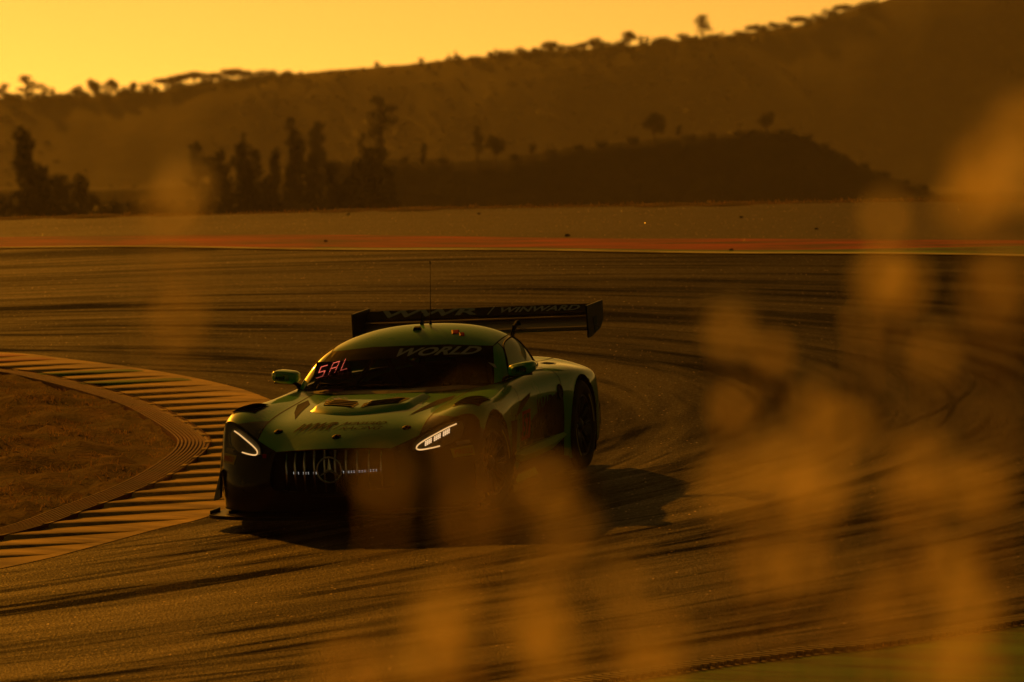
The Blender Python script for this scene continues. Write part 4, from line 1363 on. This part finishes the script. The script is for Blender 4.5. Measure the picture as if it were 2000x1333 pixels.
# ---- sills, graphics and air outlet behind the front wheel
for sg in (1, -1):
    mb = MB()
    P = [(-.46, 1.010), (-.8, 1.005), (-1.5, 1.0), (-2.22, 1.0)]
    vs = []
    for x, y in P:
        vs += [(x, sg * .90, .068), (x, sg * y, .068), (x, sg * (y - .01), .115), (x, sg * .94, .26), (x, sg * .90, .26)]
    fs = []
    for i in range(3):
        for j in range(5):
            fs.append((i * 5 + j, i * 5 + (j + 1) % 5, (i + 1) * 5 + (j + 1) % 5, (i + 1) * 5 + j))
    fs += [(0, 1, 2, 3, 4), (19, 18, 17, 16, 15)]
    mb.add(vs, fs)
    sk = mb.build("side_skirt", M['black_print'], car)
    dr_ = panels[("door", 0 if sg > 0 else 1)]
    # pale blade along the sill top
    vs = []
    P = [(-.62, .965, .335, .01), (-.80, .985, .305, .045), (-1.2, .985, .30, .05), (-1.7, .985, .305, .045), (-2.08, .985, .33, .02)]
    for x, y, z, h in P: vs += [(x, sg * y, z - h), (x, sg * (y + .022), z), (x, sg * y, z + h * .9), (x, sg * (y - .06), z + h * .9), (x, sg * (y - .06), z - h)]
    fs = [(i * 5 + j, i * 5 + (j + 1) % 5, (i + 1) * 5 + (j + 1) % 5, (i + 1) * 5 + j) for i in range(4) for j in range(5)]
    mesh("sill_blade", vs, fs, M['lime_print'], car)
    # saw-edged stripe low on the skirt
    up = []; lo = []
    for k in range(25):
        x = -.56 - .62 * k / 24
        lo.append((x, .125)); up.append((x, .145 + (.040 if k % 2 else .022) * min(1, k / 4)))
    hitk = lambda u, v: (Vector((u, sg * (1.004 - (v - .115) * .40), v)), Vector((0, sg, .3)))
    polys = [[lo[k], lo[k + 1], up[k + 1], up[k]] for k in range(24)]
    lay("saw_stripe", polys, hitk, M['lime_print'], sk, 0.004, 0.2)
    # outlet
    lay("fender_outlet", [[(-.50, .60), (-.78, .58), (-.74, .30), (-.46, .22)]], lambda u, v: side_hit(u, v, sg), M['matte_black'], panels[("front_fender", 0 if sg > 0 else 1)], 0.004)
    # number board on the door
    nb_ = lay("number_board", [[(-.98, .62), (-1.24, .62), (-1.24, .40), (-.98, .40)]], lambda u, v: side_hit(u, v, sg), M['red_print'], dr_, 0.004)
    lettering("race_number", "57", .20, .17, (lambda a, b: (-1.11 - sg * -a * 1 if sg < 0 else -1.11 - a * -1 * -1, .51 + b)), lambda u, v: side_hit(u, v, sg), M['black_print'], nb_, 0, 0.03, 0.007)
    # round fuel port, door handle slot, tail-side scoop
    for (x, z, r, nm, mt) in ((-2.03, .665, .062, "fuel_port", 'carbon'),):
        p, n = side_hit(x, z, sg)
        Mx = Matrix.Translation(p) @ n.to_track_quat('Z', 'Y').to_matrix().to_4x4()
        mb = MB(); mb.lathe([(r, -.004), (r, .006), (r * .86, .010), (r * .80, .004), (r * .3, .002), (.0001, .008)], 28, Mx); mb.build(nm, M[mt], panels[("rear_fender", 0 if sg > 0 else 1)], True)
    lay("door_graphic", [[(-.72, .60), (-.98, .70), (-1.30, .735), (-1.25, .70), (-.92, .62)]], lambda u, v: side_hit(u, v, sg), M['black_print'], dr_, 0.003)
    lettering("door_lettering", "WWR", .42, .14, (lambda a, b: (-1.62 - a * sg, .60 + b)), lambda u, v: side_hit(u, v, sg), M['black_print'], dr_, 0.4 , 0.03, 0.004)
    # intake behind the quarter window
    lay("haunch_intake", [[(sg * .70, -2.52), (sg * .78, -2.50), (sg * .80, -2.62), (sg * .78, -2.74), (sg * .70, -2.72)]], lambda u, v: drop(v, u), M['matte_black'], panels[("rear_fender", 0 if sg > 0 else 1)], 0.004)
    # window frame line and black quarter glass
    qp = panels[("quarter_panel", 0 if sg > 0 else 1)]
    lay("quarter_glass", [[(-2.18, 1.075), (-2.30, 1.040), (-2.52, .935), (-2.60, .885), (-2.42, .90), (-2.26, .98)]], lambda u, v: cab_side(u, v, sg), M['black_print'], qp, 0.003)
    sw = panels[("side_window", 0 if sg > 0 else 1)]
    mb = MB()
    fr = [(-1.19, .885), (-1.32, .985), (-1.52, 1.082), (-1.80, 1.112), (-2.02, 1.092), (-2.10, .98), (-2.11, .885)]
    pts = [cab_side(x, z, sg) for x, z in [tuple(q) for q in crom(fr, 5)]]
    mb.tube([p + n * .002 for p, n in pts], .007, 6); mb.build("window_seal", M['matte_black'], sw, True)

# ---- screen banner, lettering, display, wiper
wsn = panels[("windscreen", 0)]
lay("sun_strip", [[(-.64, 1.090), (-.3, 1.116), (0, 1.118), (.3, 1.116), (.64, 1.090), (.68, 1.020), (.3, 1.035), (0, 1.037), (-.3, 1.035), (-.68, 1.020)]], cab_front, M['black_print'], wsn, 0.003, 0.04)
lettering("screen_lettering", "WORLD", 0.66, 0.052, lambda a, b: (.235 + a, 1.074 + b - .12 * max(0, a + .235 - .25) ** 2), cab_front, M['white_print'], wsn, 1.0, 0.03, 0.006)
lay("screen_sticker", [[(.655, .985), (.71, .968), (.735, .940), (.71, .95)]], cab_front, M['white_print'], wsn, 0.003, 0.05)
# wiper
mb = MB()
wp = [cab_front(y, z) for y, z in ((-.62, .862), (-.45, .862), (-.25, .860), (-.05, .856), (.15, .850))]
mb.tube([p + n * .02 for p, n in wp], .006, 6); mb.tube([wp[0][0] + Vector((.05, 0, -.005)), wp[0][0] + Vector((.03, .02, .03)), wp[2][0] + Vector((.03, 0, .01))], .008, 6)
mb.build("wiper", M['matte_black'], car, True)
mb = MB()   # cowl tray below the screen
cw = [(-.64, 0), (-.68, .3), (-.80, .55), (-.93, .72)]
for sg in (1, -1):
    for i in range(3):
        a, b = cw[i], cw[i + 1]
        mb.add([(a[0] + .02, a[1] * sg, .826), (b[0] + .02, b[1] * sg, .830), (b[0] - .10, b[1] * sg, .850), (a[0] - .10, a[1] * sg, .850)], [(0, 1, 2, 3)])
mb.build("cowl_tray", M['carbon'], car)

# ---- cabin contents
mb = MB()
mb.box((-2.2, -.72, .55), (-1.0, .72, .60)); mb.box((-1.12, -.70, .60), (-.86, .70, .81))
mb.build("dashboard", M['interior'], car)
for sg in (1, -1):
    mb = MB()
    mb.tube([(-1.06, .70 * sg, .62), (-1.08, .70 * sg, .86), (-1.48, .555 * sg, 1.085), (-1.85, .54 * sg, 1.11), (-2.25, .48 * sg, 1.03), (-2.6, .45 * sg, .7)], .02, 8)
    mb.tube([(-1.12, .70 * sg, .7), (-1.9, .60 * sg, .80), (-2.2, .5 * sg, 1.0)], .018, 8)
    mb.build("roll_cage", M['interior'], car, True)
mb = MB(); mb.tube([(-1.85, -.54, 1.11), (-1.85, .54, 1.11)], .02, 8); mb.tube([(-2.2, -.49, 1.04), (-1.9, .5, .62)], .02, 8); mb.tube([(-2.2, .49, 1.04), (-1.9, -.5, .62)], .02, 8)
mb.build("roll_hoop", M['interior'], car, True)
for sg in (1, -1):
    mb = MB()
    y0 = .36 * sg
    if sg < 0: continue
    vs = []
    for (x, z, w, d) in ((-1.70, .62, .22, .03), (-1.98, .62, .24, .04), (-2.08, .80, .27, .05), (-2.12, .95, .22, .05), (-2.12, 1.06, .14, .05)):
        vs += [(x, y0 - w, z), (x - d, y0 - w, z), (x - d, y0 + w, z), (x, y0 + w, z)]
    mb.add(vs, [(i * 4 + j, i * 4 + (j + 1) % 4, (i + 1) * 4 + (j + 1) % 4, (i + 1) * 4 + j) for i in range(4) for j in range(4)] + [(0, 3, 2, 1), (16, 17, 18, 19)])
    mb.build("seat", M['interior'], car)
mb = MB()
sw_ = Matrix.Translation((-1.42, .36, .83)) @ Matrix.Rotation(math.radians(70), 4, 'Y')
mb.lathe([(.135 + .014 * math.cos(a), .014 * math.sin(a)) for a in np.linspace(0, 2 * math.pi, 9)[:-1]], 28, sw_, True)
mb.box((-.13, -.02, -.01), (.13, .02, .01), sw_); mb.tube([(-1.42, .36, .83), (-1.05, .36, .76)], .02, 8)
mb.build("steering_wheel", M['interior'], car, True)
# red letter display behind the screen
dp = mesh("position_display", [(-1.135, y, z) for y, z in ((-.725, .905), (-.40, .905), (-.42, 1.04), (-.68, 1.04))], [(0, 1, 2, 3)], M['interior'], car)
SEG = {'S': [((1, 2), (0, 2)), ((0, 2), (0, 1)), ((0, 1), (1, 1)), ((1, 1), (1, 0)), ((1, 0), (0, 0))],
       'A': [((0, 0), (0, 2)), ((0, 2), (1, 2)), ((1, 2), (1, 0)), ((0, 1), (1, 1))], 'L': [((0, 2), (0, 0)), ((0, 0), (1, 0))]}
for li, ch in enumerate("SAL"):
    mb = MB()
    oy, oz = -.690 + .098 * li, .918 + .026 * li
    for (p, q) in SEG[ch]:
        for k in range(9):
            u = p[0] + (q[0] - p[0]) * k / 8; v = p[1] + (q[1] - p[1]) * k / 8
            y = oy + u * .050 + v * .022; z = oz + v * .042 + u * .012
            mb.box((-1.130, y - .0021, z - .0021), (-1.126, y + .0021, z + .0021))
    mb.build("display_letter", M['led_red'], dp)

# ---- driver
def skin_body(name, verts, edges, rad, mat, parent=None, sub=2, root=0):
    me = bpy.data.meshes.new(name)
    me.from_pydata(verts, edges, [])
    o = bpy.data.objects.new(name, me); col.objects.link(o)
    o.modifiers.new("skin", 'SKIN')
    for i, r in enumerate(rad):
        me.skin_vertices[0].data[i].radius = (r, r) if not hasattr(r, '__len__') else r
        me.skin_vertices[0].data[i].use_root = (i == root)
    m = o.modifiers.new("sub", 'SUBSURF'); m.levels = sub; m.render_levels = sub
    d = bpy.context.evaluated_depsgraph_get(); d.update()
    nm = bpy.data.meshes.new_from_object(o.evaluated_get(d))
    bpy.data.objects.remove(o)
    nm.polygons.foreach_set("use_smooth", [True] * len(nm.polygons))
    nm.materials.clear()
    return link(name, nm, parent, mat)
DV = [(-1.93, .36, .68), (-1.98, .36, .84), (-2.00, .36, .95), (-1.98, .36, 1.0), (-1.99, .52, .93), (-1.80, .57, .80), (-1.56, .48, .84), (-1.99, .20, .93), (-1.80, .15, .80), (-1.56, .24, .84), (-1.45, .47, .85), (-1.45, .25, .85),
      (-1.60, .45, .72), (-1.25, .45, .55), (-1.60, .27, .72), (-1.25, .27, .55)]
DE = [(0, 1), (1, 2), (2, 3), (2, 4), (4, 5), (5, 6), (6, 10), (2, 7), (7, 8), (8, 9), (9, 11), (0, 12), (12, 13), (0, 14), (14, 15)]
drv = skin_body("person", DV, DE, [(.16, .13), (.16, .12), (.12, .10), .055, .075, .055, .042, .075, .055, .042, .035, .035, .085, .06, .085, .06], M['suit'])
drv.matrix_world = MT @ MC @ Matrix.Translation((0, 0, 0.018))
tag(drv, "driver in dark race suit and helmet gripping the wheel behind the screen", "person")
mb = MB()
prof = [(.001, -.12), (.075, -.125), (.105, -.09), (.122, -.03), (.124, .03), (.108, .08), (.07, .115), (.001, .128)]
mb.lathe(prof, 24, Matrix.Translation((-1.965, .36, 1.07)) @ Matrix.Diagonal((1.12, .95, .86, 1)))
hel = mb.build("helmet", M['helmet'], drv, True)
vs, fs = [], []
for i in range(13):
    an = math.radians(-62 + 124 * i / 12)
    for z in (-.025, .035): vs.append((-1.965 + .142 * math.cos(an), .36 + .124 * math.sin(an), 1.068 + z))
fs = [(2 * i, 2 * i + 1, 2 * i + 3, 2 * i + 2) for i in range(12)]
mesh("visor", vs, fs, M['carbon'], hel, True)
for (hx, hy) in ((-1.45, .47), (-1.45, .25)):
    mb = MB()
    for k in range(4):
        z = .86 - .016 * k
        mb.tube([(hx - .01, hy, z), (hx + .04, hy - .018, z), (hx + .05, hy + .01, z), (hx + .03, hy + .03, z)], [.011, .010, .009, .008], 6)
    mb.tube([(hx - .01, hy, .865), (hx + .02, hy + .02, .885), (hx + .045, hy + .01, .88)], [.012, .011, .009], 6)
    mb.build("glove", M['suit'], drv, True)

# ---- mirrors
for sg in (1, -1):
    mr = MB()
    n = 20; rows_ = []
    for (x, ky, kz) in ((-1.02, .55, .55), (-1.035, .86, .86), (-1.07, 1.0, 1.0), (-1.16, 1.0, 1.0), (-1.20, .96, .96)):
        for k in range(n):
            an = 2 * math.pi * k / n
            cx_, sx_ = math.cos(an), math.sin(an)
            yy = math.copysign(abs(cx_) ** .55, cx_) * .098 * ky; zz = math.copysign(abs(sx_) ** .6, sx_) * .048 * kz
            rows_.append((x - .02, sg * (.935 + yy), .935 + zz + .012 * yy / .1))
    mr.add(rows_, [(i * n + k, i * n + (k + 1) % n, (i + 1) * n + (k + 1) % n, (i + 1) * n + k) for i in range(4) for k in range(n)] + [tuple(range(n)), tuple(range(4 * n, 5 * n))])
    mo = mr.build("mirror", M['green'], car, True)
    mb = MB(); mb.tube([(-1.06, sg * .80, .845), (-1.07, sg * .815, .872), (-1.09, sg * .85, .886), (-1.11, sg * .95, .892), (-1.12, sg * 1.02, .896)], [.030, .026, .022, .020, .018], 10, True, .55)
    mb.build("mirror_arm", M['carbon'], mo, True)
    bv_ = BVHTree.FromPolygons([v.co.copy() for v in mo.data.vertices], [tuple(p.vertices) for p in mo.data.polygons])
    lettering("mirror_lettering", "WWR", .085, .034, (lambda a, b: (sg * .955 + a, .932 + b)), (lambda u, v: front_hit(u, v, bv_)), M['black_print'], mo, .4, .03, .002)

# ---- wing
wg = MB()
prof = [(-3.100, 1.050), (-3.140, 1.037), (-3.220, 1.041), (-3.320, 1.070), (-3.400, 1.115), (-3.415, 1.130), (-3.320, 1.095), (-3.220, 1.075), (-3.140, 1.067)]
n = len(prof)
for y in (-.950, .950): wg.v += [(x, y, z) for x, z in prof]
wg.f += [(i, (i + 1) % n, n + (i + 1) % n, n + i) for i in range(n)] + [tuple(range(n))[::-1], tuple(range(n, 2 * n))]
wing = wg.build("rear_wing", M['carbon'], car)
wg = MB()      # upper flap
prof2 = [(-3.400, 1.140), (-3.425, 1.135), (-3.480, 1.167), (-3.525, 1.207), (-3.530, 1.217), (-3.470, 1.185), (-3.420, 1.157)]
n = len(prof2)
for y in (-.950, .950): wg.v += [(x, y, z) for x, z in prof2]
wg.f += [(i, (i + 1) % n, n + (i + 1) % n, n + i) for i in range(n)] + [tuple(range(n))[::-1], tuple(range(n, 2 * n))]
wg.build("wing_flap", M['carbon'], wing)
for sg in (1, -1):
    A = [(-3.07, 1.238), (-3.56, 1.240), (-3.56, 1.09), (-3.46, 1.03), (-3.16, .985), (-3.07, .985)]
    n = len(A); mb = MB()
    mb.add([(x, sg * .951, z) for x, z in A] + [(x, sg * .963, z) for x, z in A], [tuple(range(n)), tuple(range(2 * n - 1, n - 1, -1))] + [(i, (i + 1) % n, n + (i + 1) % n, n + i) for i in range(n)])
    ep = mb.build("wing_endplate", M['carbon'], wing)
    mb = MB()
    mb.tube([(-3.300 + .04 * math.cos(a), sg * .966, 1.075 + .06 * math.sin(a)) for a in np.linspace(-2.6, .4, 12)], .004, 5)
    for k in (-1, 0, 1): mb.tube([(-3.300 + .03 * k, sg * .966, 1.065), (-3.300 + .045 * k, sg * .966, 1.135)], .004, 5)
    mb.build("endplate_crest", M['grey_print'], ep)
    mb = MB()      # swan-neck mount
    pr = [(-2.820, .82), (-2.960, 1.005), (-3.060, 1.105), (-3.160, 1.135), (-3.260, 1.110), (-3.240, 1.085), (-3.160, 1.100), (-3.070, 1.045), (-3.000, 0.965), (-2.960, .82)]
    n = len(pr)
    mb.add([(x, sg * .36 - .008, z) for x, z in pr] + [(x, sg * .36 + .008, z) for x, z in pr], [tuple(range(n)), tuple(range(2 * n - 1, n - 1, -1))] + [(i, (i + 1) % n, n + (i + 1) % n, n + i) for i in range(n)])
    mb.build("wing_mount", M['carbon'], wing)
def wing_hit(y, t_):
    # on the front-facing underside of the flap and the blade top
    x = -3.395 - .10 * t_; z = 1.117 + .085 * t_
    return Vector((x, y, z)), Vector((.75, 0, .25))
def wing_txt(txt, w, h, yc, bold=.02):
    lettering("wing_lettering", txt, w, h, lambda a, b: (yc + a, .50 + b), lambda u, v: (Vector((-3.400 - .125 * v, u, 1.140 + .078 * v)), Vector((.62, 0, .30))), M['white_print'], wing, .05, bold, .045)
wing_txt("WWR", .82, .62, -.42, .03)
wing_txt("|", .012, .70, .085, .01)
wing_txt("WINWARD", .66, .46, .48, .02)

# ---- roof furniture
for (nm, x, y, sz, mt) in (("roof_camera", -1.66, -.02, (.03, .024, .022), 'matte_black'), ("roof_flap", -1.60, .30, (.03, .05, .004), 'red_print'), ("roof_flap", -1.56, .36, (.02, .04, .004), 'red_print')):
    p, n = cab_top(x, y); mb = MB()
    Mx = Matrix.Translation(p) @ n.to_track_quat('Z', 'Y').to_matrix().to_4x4()
    q = [(1, 1, 0), (1, -1, 0), (-1, -1, 0), (-1, 1, 0), (.7, .7, 1), (.7, -.7, 1), (-.7, -.7, 1), (-.7, .7, 1)]
    mb.add([Mx @ Vector((a * sz[0], b * sz[1], c * sz[2] + .001)) for a, b, c in q], [(0, 1, 5, 4), (1, 2, 6, 5), (2, 3, 7, 6), (3, 0, 4, 7), (4, 5, 6, 7)])
    mb.build(nm, M[mt], car)
p, n = cab_top(-1.86, .03)
mb = MB(); mb.tube([p, p + Vector((0, 0, .03)), p + Vector((-.01, .012, .25)), p + Vector((-.02, .02, .47))], [.012, .005, .0022, .0016], 6); mb.tube([p + Vector((-.02, .02, .465)), p + Vector((-.02, .02, .485))], .005, 6)
mb.build("whip_antenna", M['matte_black'], car)
p, n = cab_top(-1.86, -.04)
mb = MB(); mb.add([p + Vector(q) for q in ((.03, -.006, 0), (.03, .006, 0), (-.04, .006, 0), (-.04, -.006, 0), (-.03, -.003, .085), (-.03, .003, .085), (-.055, .003, .085), (-.055, -.003, .085))], [(0, 1, 5, 4), (1, 2, 6, 5), (2, 3, 7, 6), (3, 0, 4, 7), (4, 5, 6, 7)])
mb.build("fin_antenna", M['matte_black'], car)

# ---- wheels
def wheel(x, sg, steer=0.0):
    w = empty("wheel", car)
    w.location = (x, sg * .85, WZ); w.rotation_euler = (0, 0, steer)
    half = .158
    Mx = Matrix.Rotation(math.radians(-90 * sg), 4, 'X')
    pr = [(.235, -half + .02), (.25, -half), (.325, -half), (.345, -half + .02), (WR, -half + .05), (WR, half - .05), (.345, half - .02), (.325, half), (.25, half), (.235, half - .02)]
    mb = MB(); mb.lathe(pr, 56, Mx); mb.build("tyre", M['rubber'], w, True)
    mb = MB(); mb.lathe([(.238, -half + .02), (.236, half - .01), (.225, half - .015), (.205, half - .06), (.205, -half + .03)], 48, Mx)
    for k in range(10):
        an = 2 * math.pi * k / 10
        for da in (-.09, .09):
            a0, a1 = an, an + da
            pts = [Mx @ Vector((.05 * math.cos(a0), .05 * math.sin(a0), half - .055)), Mx @ Vector((.13 * math.cos(a0 + da * .6), .13 * math.sin(a0 + da * .6), half - .035)), Mx @ Vector((.228 * math.cos(a1), .228 * math.sin(a1), half - .02))]
            mb.tube(pts, [.016, .011, .010], 6)
    mb.lathe([(.055, half - .07), (.058, half - .04), (.035, half - .02), (.001, half - .018)], 20, Mx)
    mb.lathe([(.001, half - .09), (.19, half - .09), (.19, half - .12)], 32, Mx)
    mb.build("rim", M['rim'], w, True)
    for k0 in (0, 20):
        vs = []
        for k in range(7):
            an = 2 * math.pi * (k0 + k) / 40
            for rr in (.265, .285): vs.append(Mx @ Vector((rr * math.cos(an), rr * math.sin(an), half + .0015)))
        mesh("wall_marking", vs, [(2 * k, 2 * k + 1, 2 * k + 3, 2 * k + 2) for k in range(6)], M['yellow_print'], w)
for (x, st) in ((0.0, math.radians(-7)), (-2.63, 0.0)):
    for sg in (1, -1): wheel(x, sg, st)

# ================================================================== dry grass on the bank, close to the lens
def stalk_mesh(h, head, w, n, rg, droop=0.3, seed_s=0.006):
    """one stem with a loose seed head; base at the origin. returns stem, head meshes' data"""
    mb = MB()
    bend = rg.uniform(-.5, .5) * droop; by = rg.uniform(-.3, .3) * droop
    def at(k): return Vector((bend * head * 1.5 * k ** 3, by * head * k ** 3, h * k))
    mb.tube([at(k) for k in np.linspace(0, 1, 9)], list(np.linspace(.0012, .0005, 9)), 5)
    vs, fs = [], []
    for i in range(n):
        k = rg.random()
        c = at(1 - head / h * k)
        env = w * (math.sin(math.pi * min(1, .08 + k * .92)) ** .8)
        a = rg.uniform(0, 6.283); q = env * math.sqrt(rg.random())
        c = c + Vector((math.cos(a) * q, math.sin(a) * q, rg.normal() * .004))
        d = Vector((math.cos(a) * .7, math.sin(a) * .7, rg.uniform(.3, 1.4))).normalized()
        s = seed_s * rg.uniform(.6, 1.5)
        side = d.cross(Vector((rg.normal(), rg.normal(), rg.normal()))).normalized() * s * .32
        j = len(vs)
        vs += [c - d * s, c + side, c + d * s, c - side]; fs.append((j, j + 1, j + 2, j + 3))
    return mb, vs, fs
STALKS = [  # x, y of the head's centre in the frame, head length and width in px, distance, seeds, label
 (352, 520, 330, 90, 4.3, 420, "pale blurred stalk at the left, standing over the far tarmac"),
 (1745, 500, 190, 110, 4.6, 520, "blurred seed head before the green strip at right"),
 (1682, 632, 40, 34, 5.2, 150, "small round blurred seed head below the green strip"),
 (1830, 690, 120, 90, 4.6, 330, "round blurred seed head right of the small round one"),
 (1425, 650, 80, 90, 4.8, 330, "left blurred tuft of the slanting spray beyond the car's shadow"),
 (1512, 690, 60, 50, 5.4, 260, "small bright blurred tuft in the slanting spray"),
 (1585, 795, 90, 80, 5.0, 330, "lower right blurred tuft of the slanting spray"),
 (1605, 885, 110, 110, 4.2, 620, "bright blurred seed head right of the shadow's tip"),
 (1500, 940, 90, 170, 3.9, 560, "wide blurred seed head just above the wing's shadow"),
 (1570, 1040, 200, 70, 4.2, 480, "upright blurred seed head below the wing's shadow"),
 (1490, 1110, 90, 90, 4.6, 300, "blurred tuft low beside the upright one, right of centre"),
 (1960, 350, 260, 120, 3.4, 480, "tall blurred seed head at the right edge before the hill"),
 (1950, 570, 220, 80, 3.8, 360, "blurred seed head at the right edge before the track"),
 (1925, 930, 190, 70, 4.4, 560, "bright blurred seed head low at the right edge"),
 (1895, 1110, 180, 80, 4.2, 500, "blurred seed head under the bright one at the right edge"),
 (1890, 1265, 110, 110, 3.8, 520, "lowest blurred seed head at the right, over the green run-off"),
 (1775, 940, 200, 130, 3.6, 330, "faint broad blurred seed head left of the right-edge pair"),
 (1750, 1180, 160, 150, 3.6, 360, "faint blurred seed head above the slot drain"),
 (1090, 1010, 130, 100, 4.2, 520, "bright blurred seed head over the car's rear-side shadow"),
 (1050, 1140, 130, 90, 4.4, 380, "blurred seed head below the car's shadow, middle of the frame"),
 (1040, 1250, 120, 120, 4.0, 560, "bright blurred seed head low in the middle"),
 (1205, 1140, 120, 90, 4.6, 330, "blurred seed head right of the low middle pair"),
 (1320, 1230, 110, 170, 3.6, 430, "wide faint blurred seed head low, right of the middle"),
 (880, 1270, 130, 200, 3.2, 560, "very blurred seed head low, left of the middle"),
 (700, 1300, 90, 240, 3.1, 480, "very blurred tuft along the bottom, left of the middle"),
 (1180, 1310, 80, 220, 3.2, 480, "very blurred tuft along the bottom edge, right of the middle"),
 (745, 930, 45, 70, 3.6, 60, "faint blurred wisp before the grille"),
 (905, 870, 130, 110, 3.4, 150, "faint blurred seed head before the left headlight's outer end"),
 (985, 900, 160, 90, 3.5, 150, "faint blurred seed head before the front wheel arch"),
 (920, 1000, 70, 200, 3.4, 90, "faint blurred wisp before the front corner of the car"),
 (1430, 800, 60, 60, 5.0, 160, "tiny faint blurred tuft between the spray and the car"),
 (1670, 1230, 90, 130, 3.8, 300, "blurred tuft just above the drain at right"),
]
pod_me = []
for q in range(4):      # papery dry seed pods: small ragged cups
    vs = [(0, 0, -.18)]; fs = []
    for ringr, z in ((.55, -.10), (1.0, .12)):
        for k in range(9):
            an = 2 * math.pi * k / 9
            r_ = ringr * rng.uniform(.86, 1.1)
            vs.append((r_ * math.cos(an), r_ * math.sin(an), z * rng.uniform(.6, 1.4)))
    for k in range(9):
        fs += [(0, 1 + k, 1 + (k + 1) % 9), (1 + k, 10 + k, 10 + (k + 1) % 9, 1 + (k + 1) % 9)]
    m_ = bpy.data.meshes.new("seed_pod"); m_.from_pydata(vs, [], fs); m_.materials.append(M['straw']); pod_me.append(m_)
sun_dir = -SUN_W
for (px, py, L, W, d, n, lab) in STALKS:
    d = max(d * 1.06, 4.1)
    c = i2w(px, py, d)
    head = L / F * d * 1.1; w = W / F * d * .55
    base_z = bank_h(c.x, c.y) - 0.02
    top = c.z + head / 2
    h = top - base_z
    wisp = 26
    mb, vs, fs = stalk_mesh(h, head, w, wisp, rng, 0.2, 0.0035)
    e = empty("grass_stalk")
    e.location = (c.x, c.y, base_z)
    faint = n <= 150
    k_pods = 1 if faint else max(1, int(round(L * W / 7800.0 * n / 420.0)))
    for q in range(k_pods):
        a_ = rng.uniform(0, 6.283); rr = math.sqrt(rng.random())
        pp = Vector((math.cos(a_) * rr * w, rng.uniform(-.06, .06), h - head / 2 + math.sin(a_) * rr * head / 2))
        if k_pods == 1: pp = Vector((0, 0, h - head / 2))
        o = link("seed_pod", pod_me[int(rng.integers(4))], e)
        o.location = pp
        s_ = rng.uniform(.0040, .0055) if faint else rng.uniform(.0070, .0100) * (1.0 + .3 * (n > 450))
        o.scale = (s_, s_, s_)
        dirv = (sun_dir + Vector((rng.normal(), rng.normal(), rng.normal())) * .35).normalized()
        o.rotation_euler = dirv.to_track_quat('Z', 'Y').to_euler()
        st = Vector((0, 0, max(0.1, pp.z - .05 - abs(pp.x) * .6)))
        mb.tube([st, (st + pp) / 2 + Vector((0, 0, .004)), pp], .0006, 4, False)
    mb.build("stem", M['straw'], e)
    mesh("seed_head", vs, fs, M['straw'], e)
    tag(e, lab, "grass stalk", "dry grass stalks in front of the lens")
# low grass of the bank, below the frame
pts = []
for i in range(5000):
    x, y = rng.uniform(-4, 4), rng.uniform(1.2, 12)
    pts.append((x, y, bank_h(x, y) - .01))
blades("bank_grass", pts, 0.10, 0.32, 0.004, M['dry_grass'], 0.6, "dry grass covering the bank below the lens", "grass", False)

# ================================================================== haze
hz = bpy.data.materials.new("haze")
hz.use_nodes = True
hn, hl_ = hz.node_tree.nodes, hz.node_tree.links
hn.clear()
ho = hn.new("ShaderNodeOutputMaterial"); hv = hn.new("ShaderNodeVolumePrincipled")
hv.inputs["Color"].default_value = (0.95, 0.93, 0.90, 1)
hv.inputs["Density"].default_value = HAZE if 'HAZE' in globals() else 0.000058
hv.inputs["Anisotropy"].default_value = 0.3
hl_.new(hv.outputs[0], ho.inputs["Volume"])
mb = MB(); mb.box((-4100, -4100, -8), (4100, 4100, 110))
hzo = mb.build("haze", hz)
hzo["kind"] = "stuff"
tag(hzo, "warm evening haze over the valley", "haze")
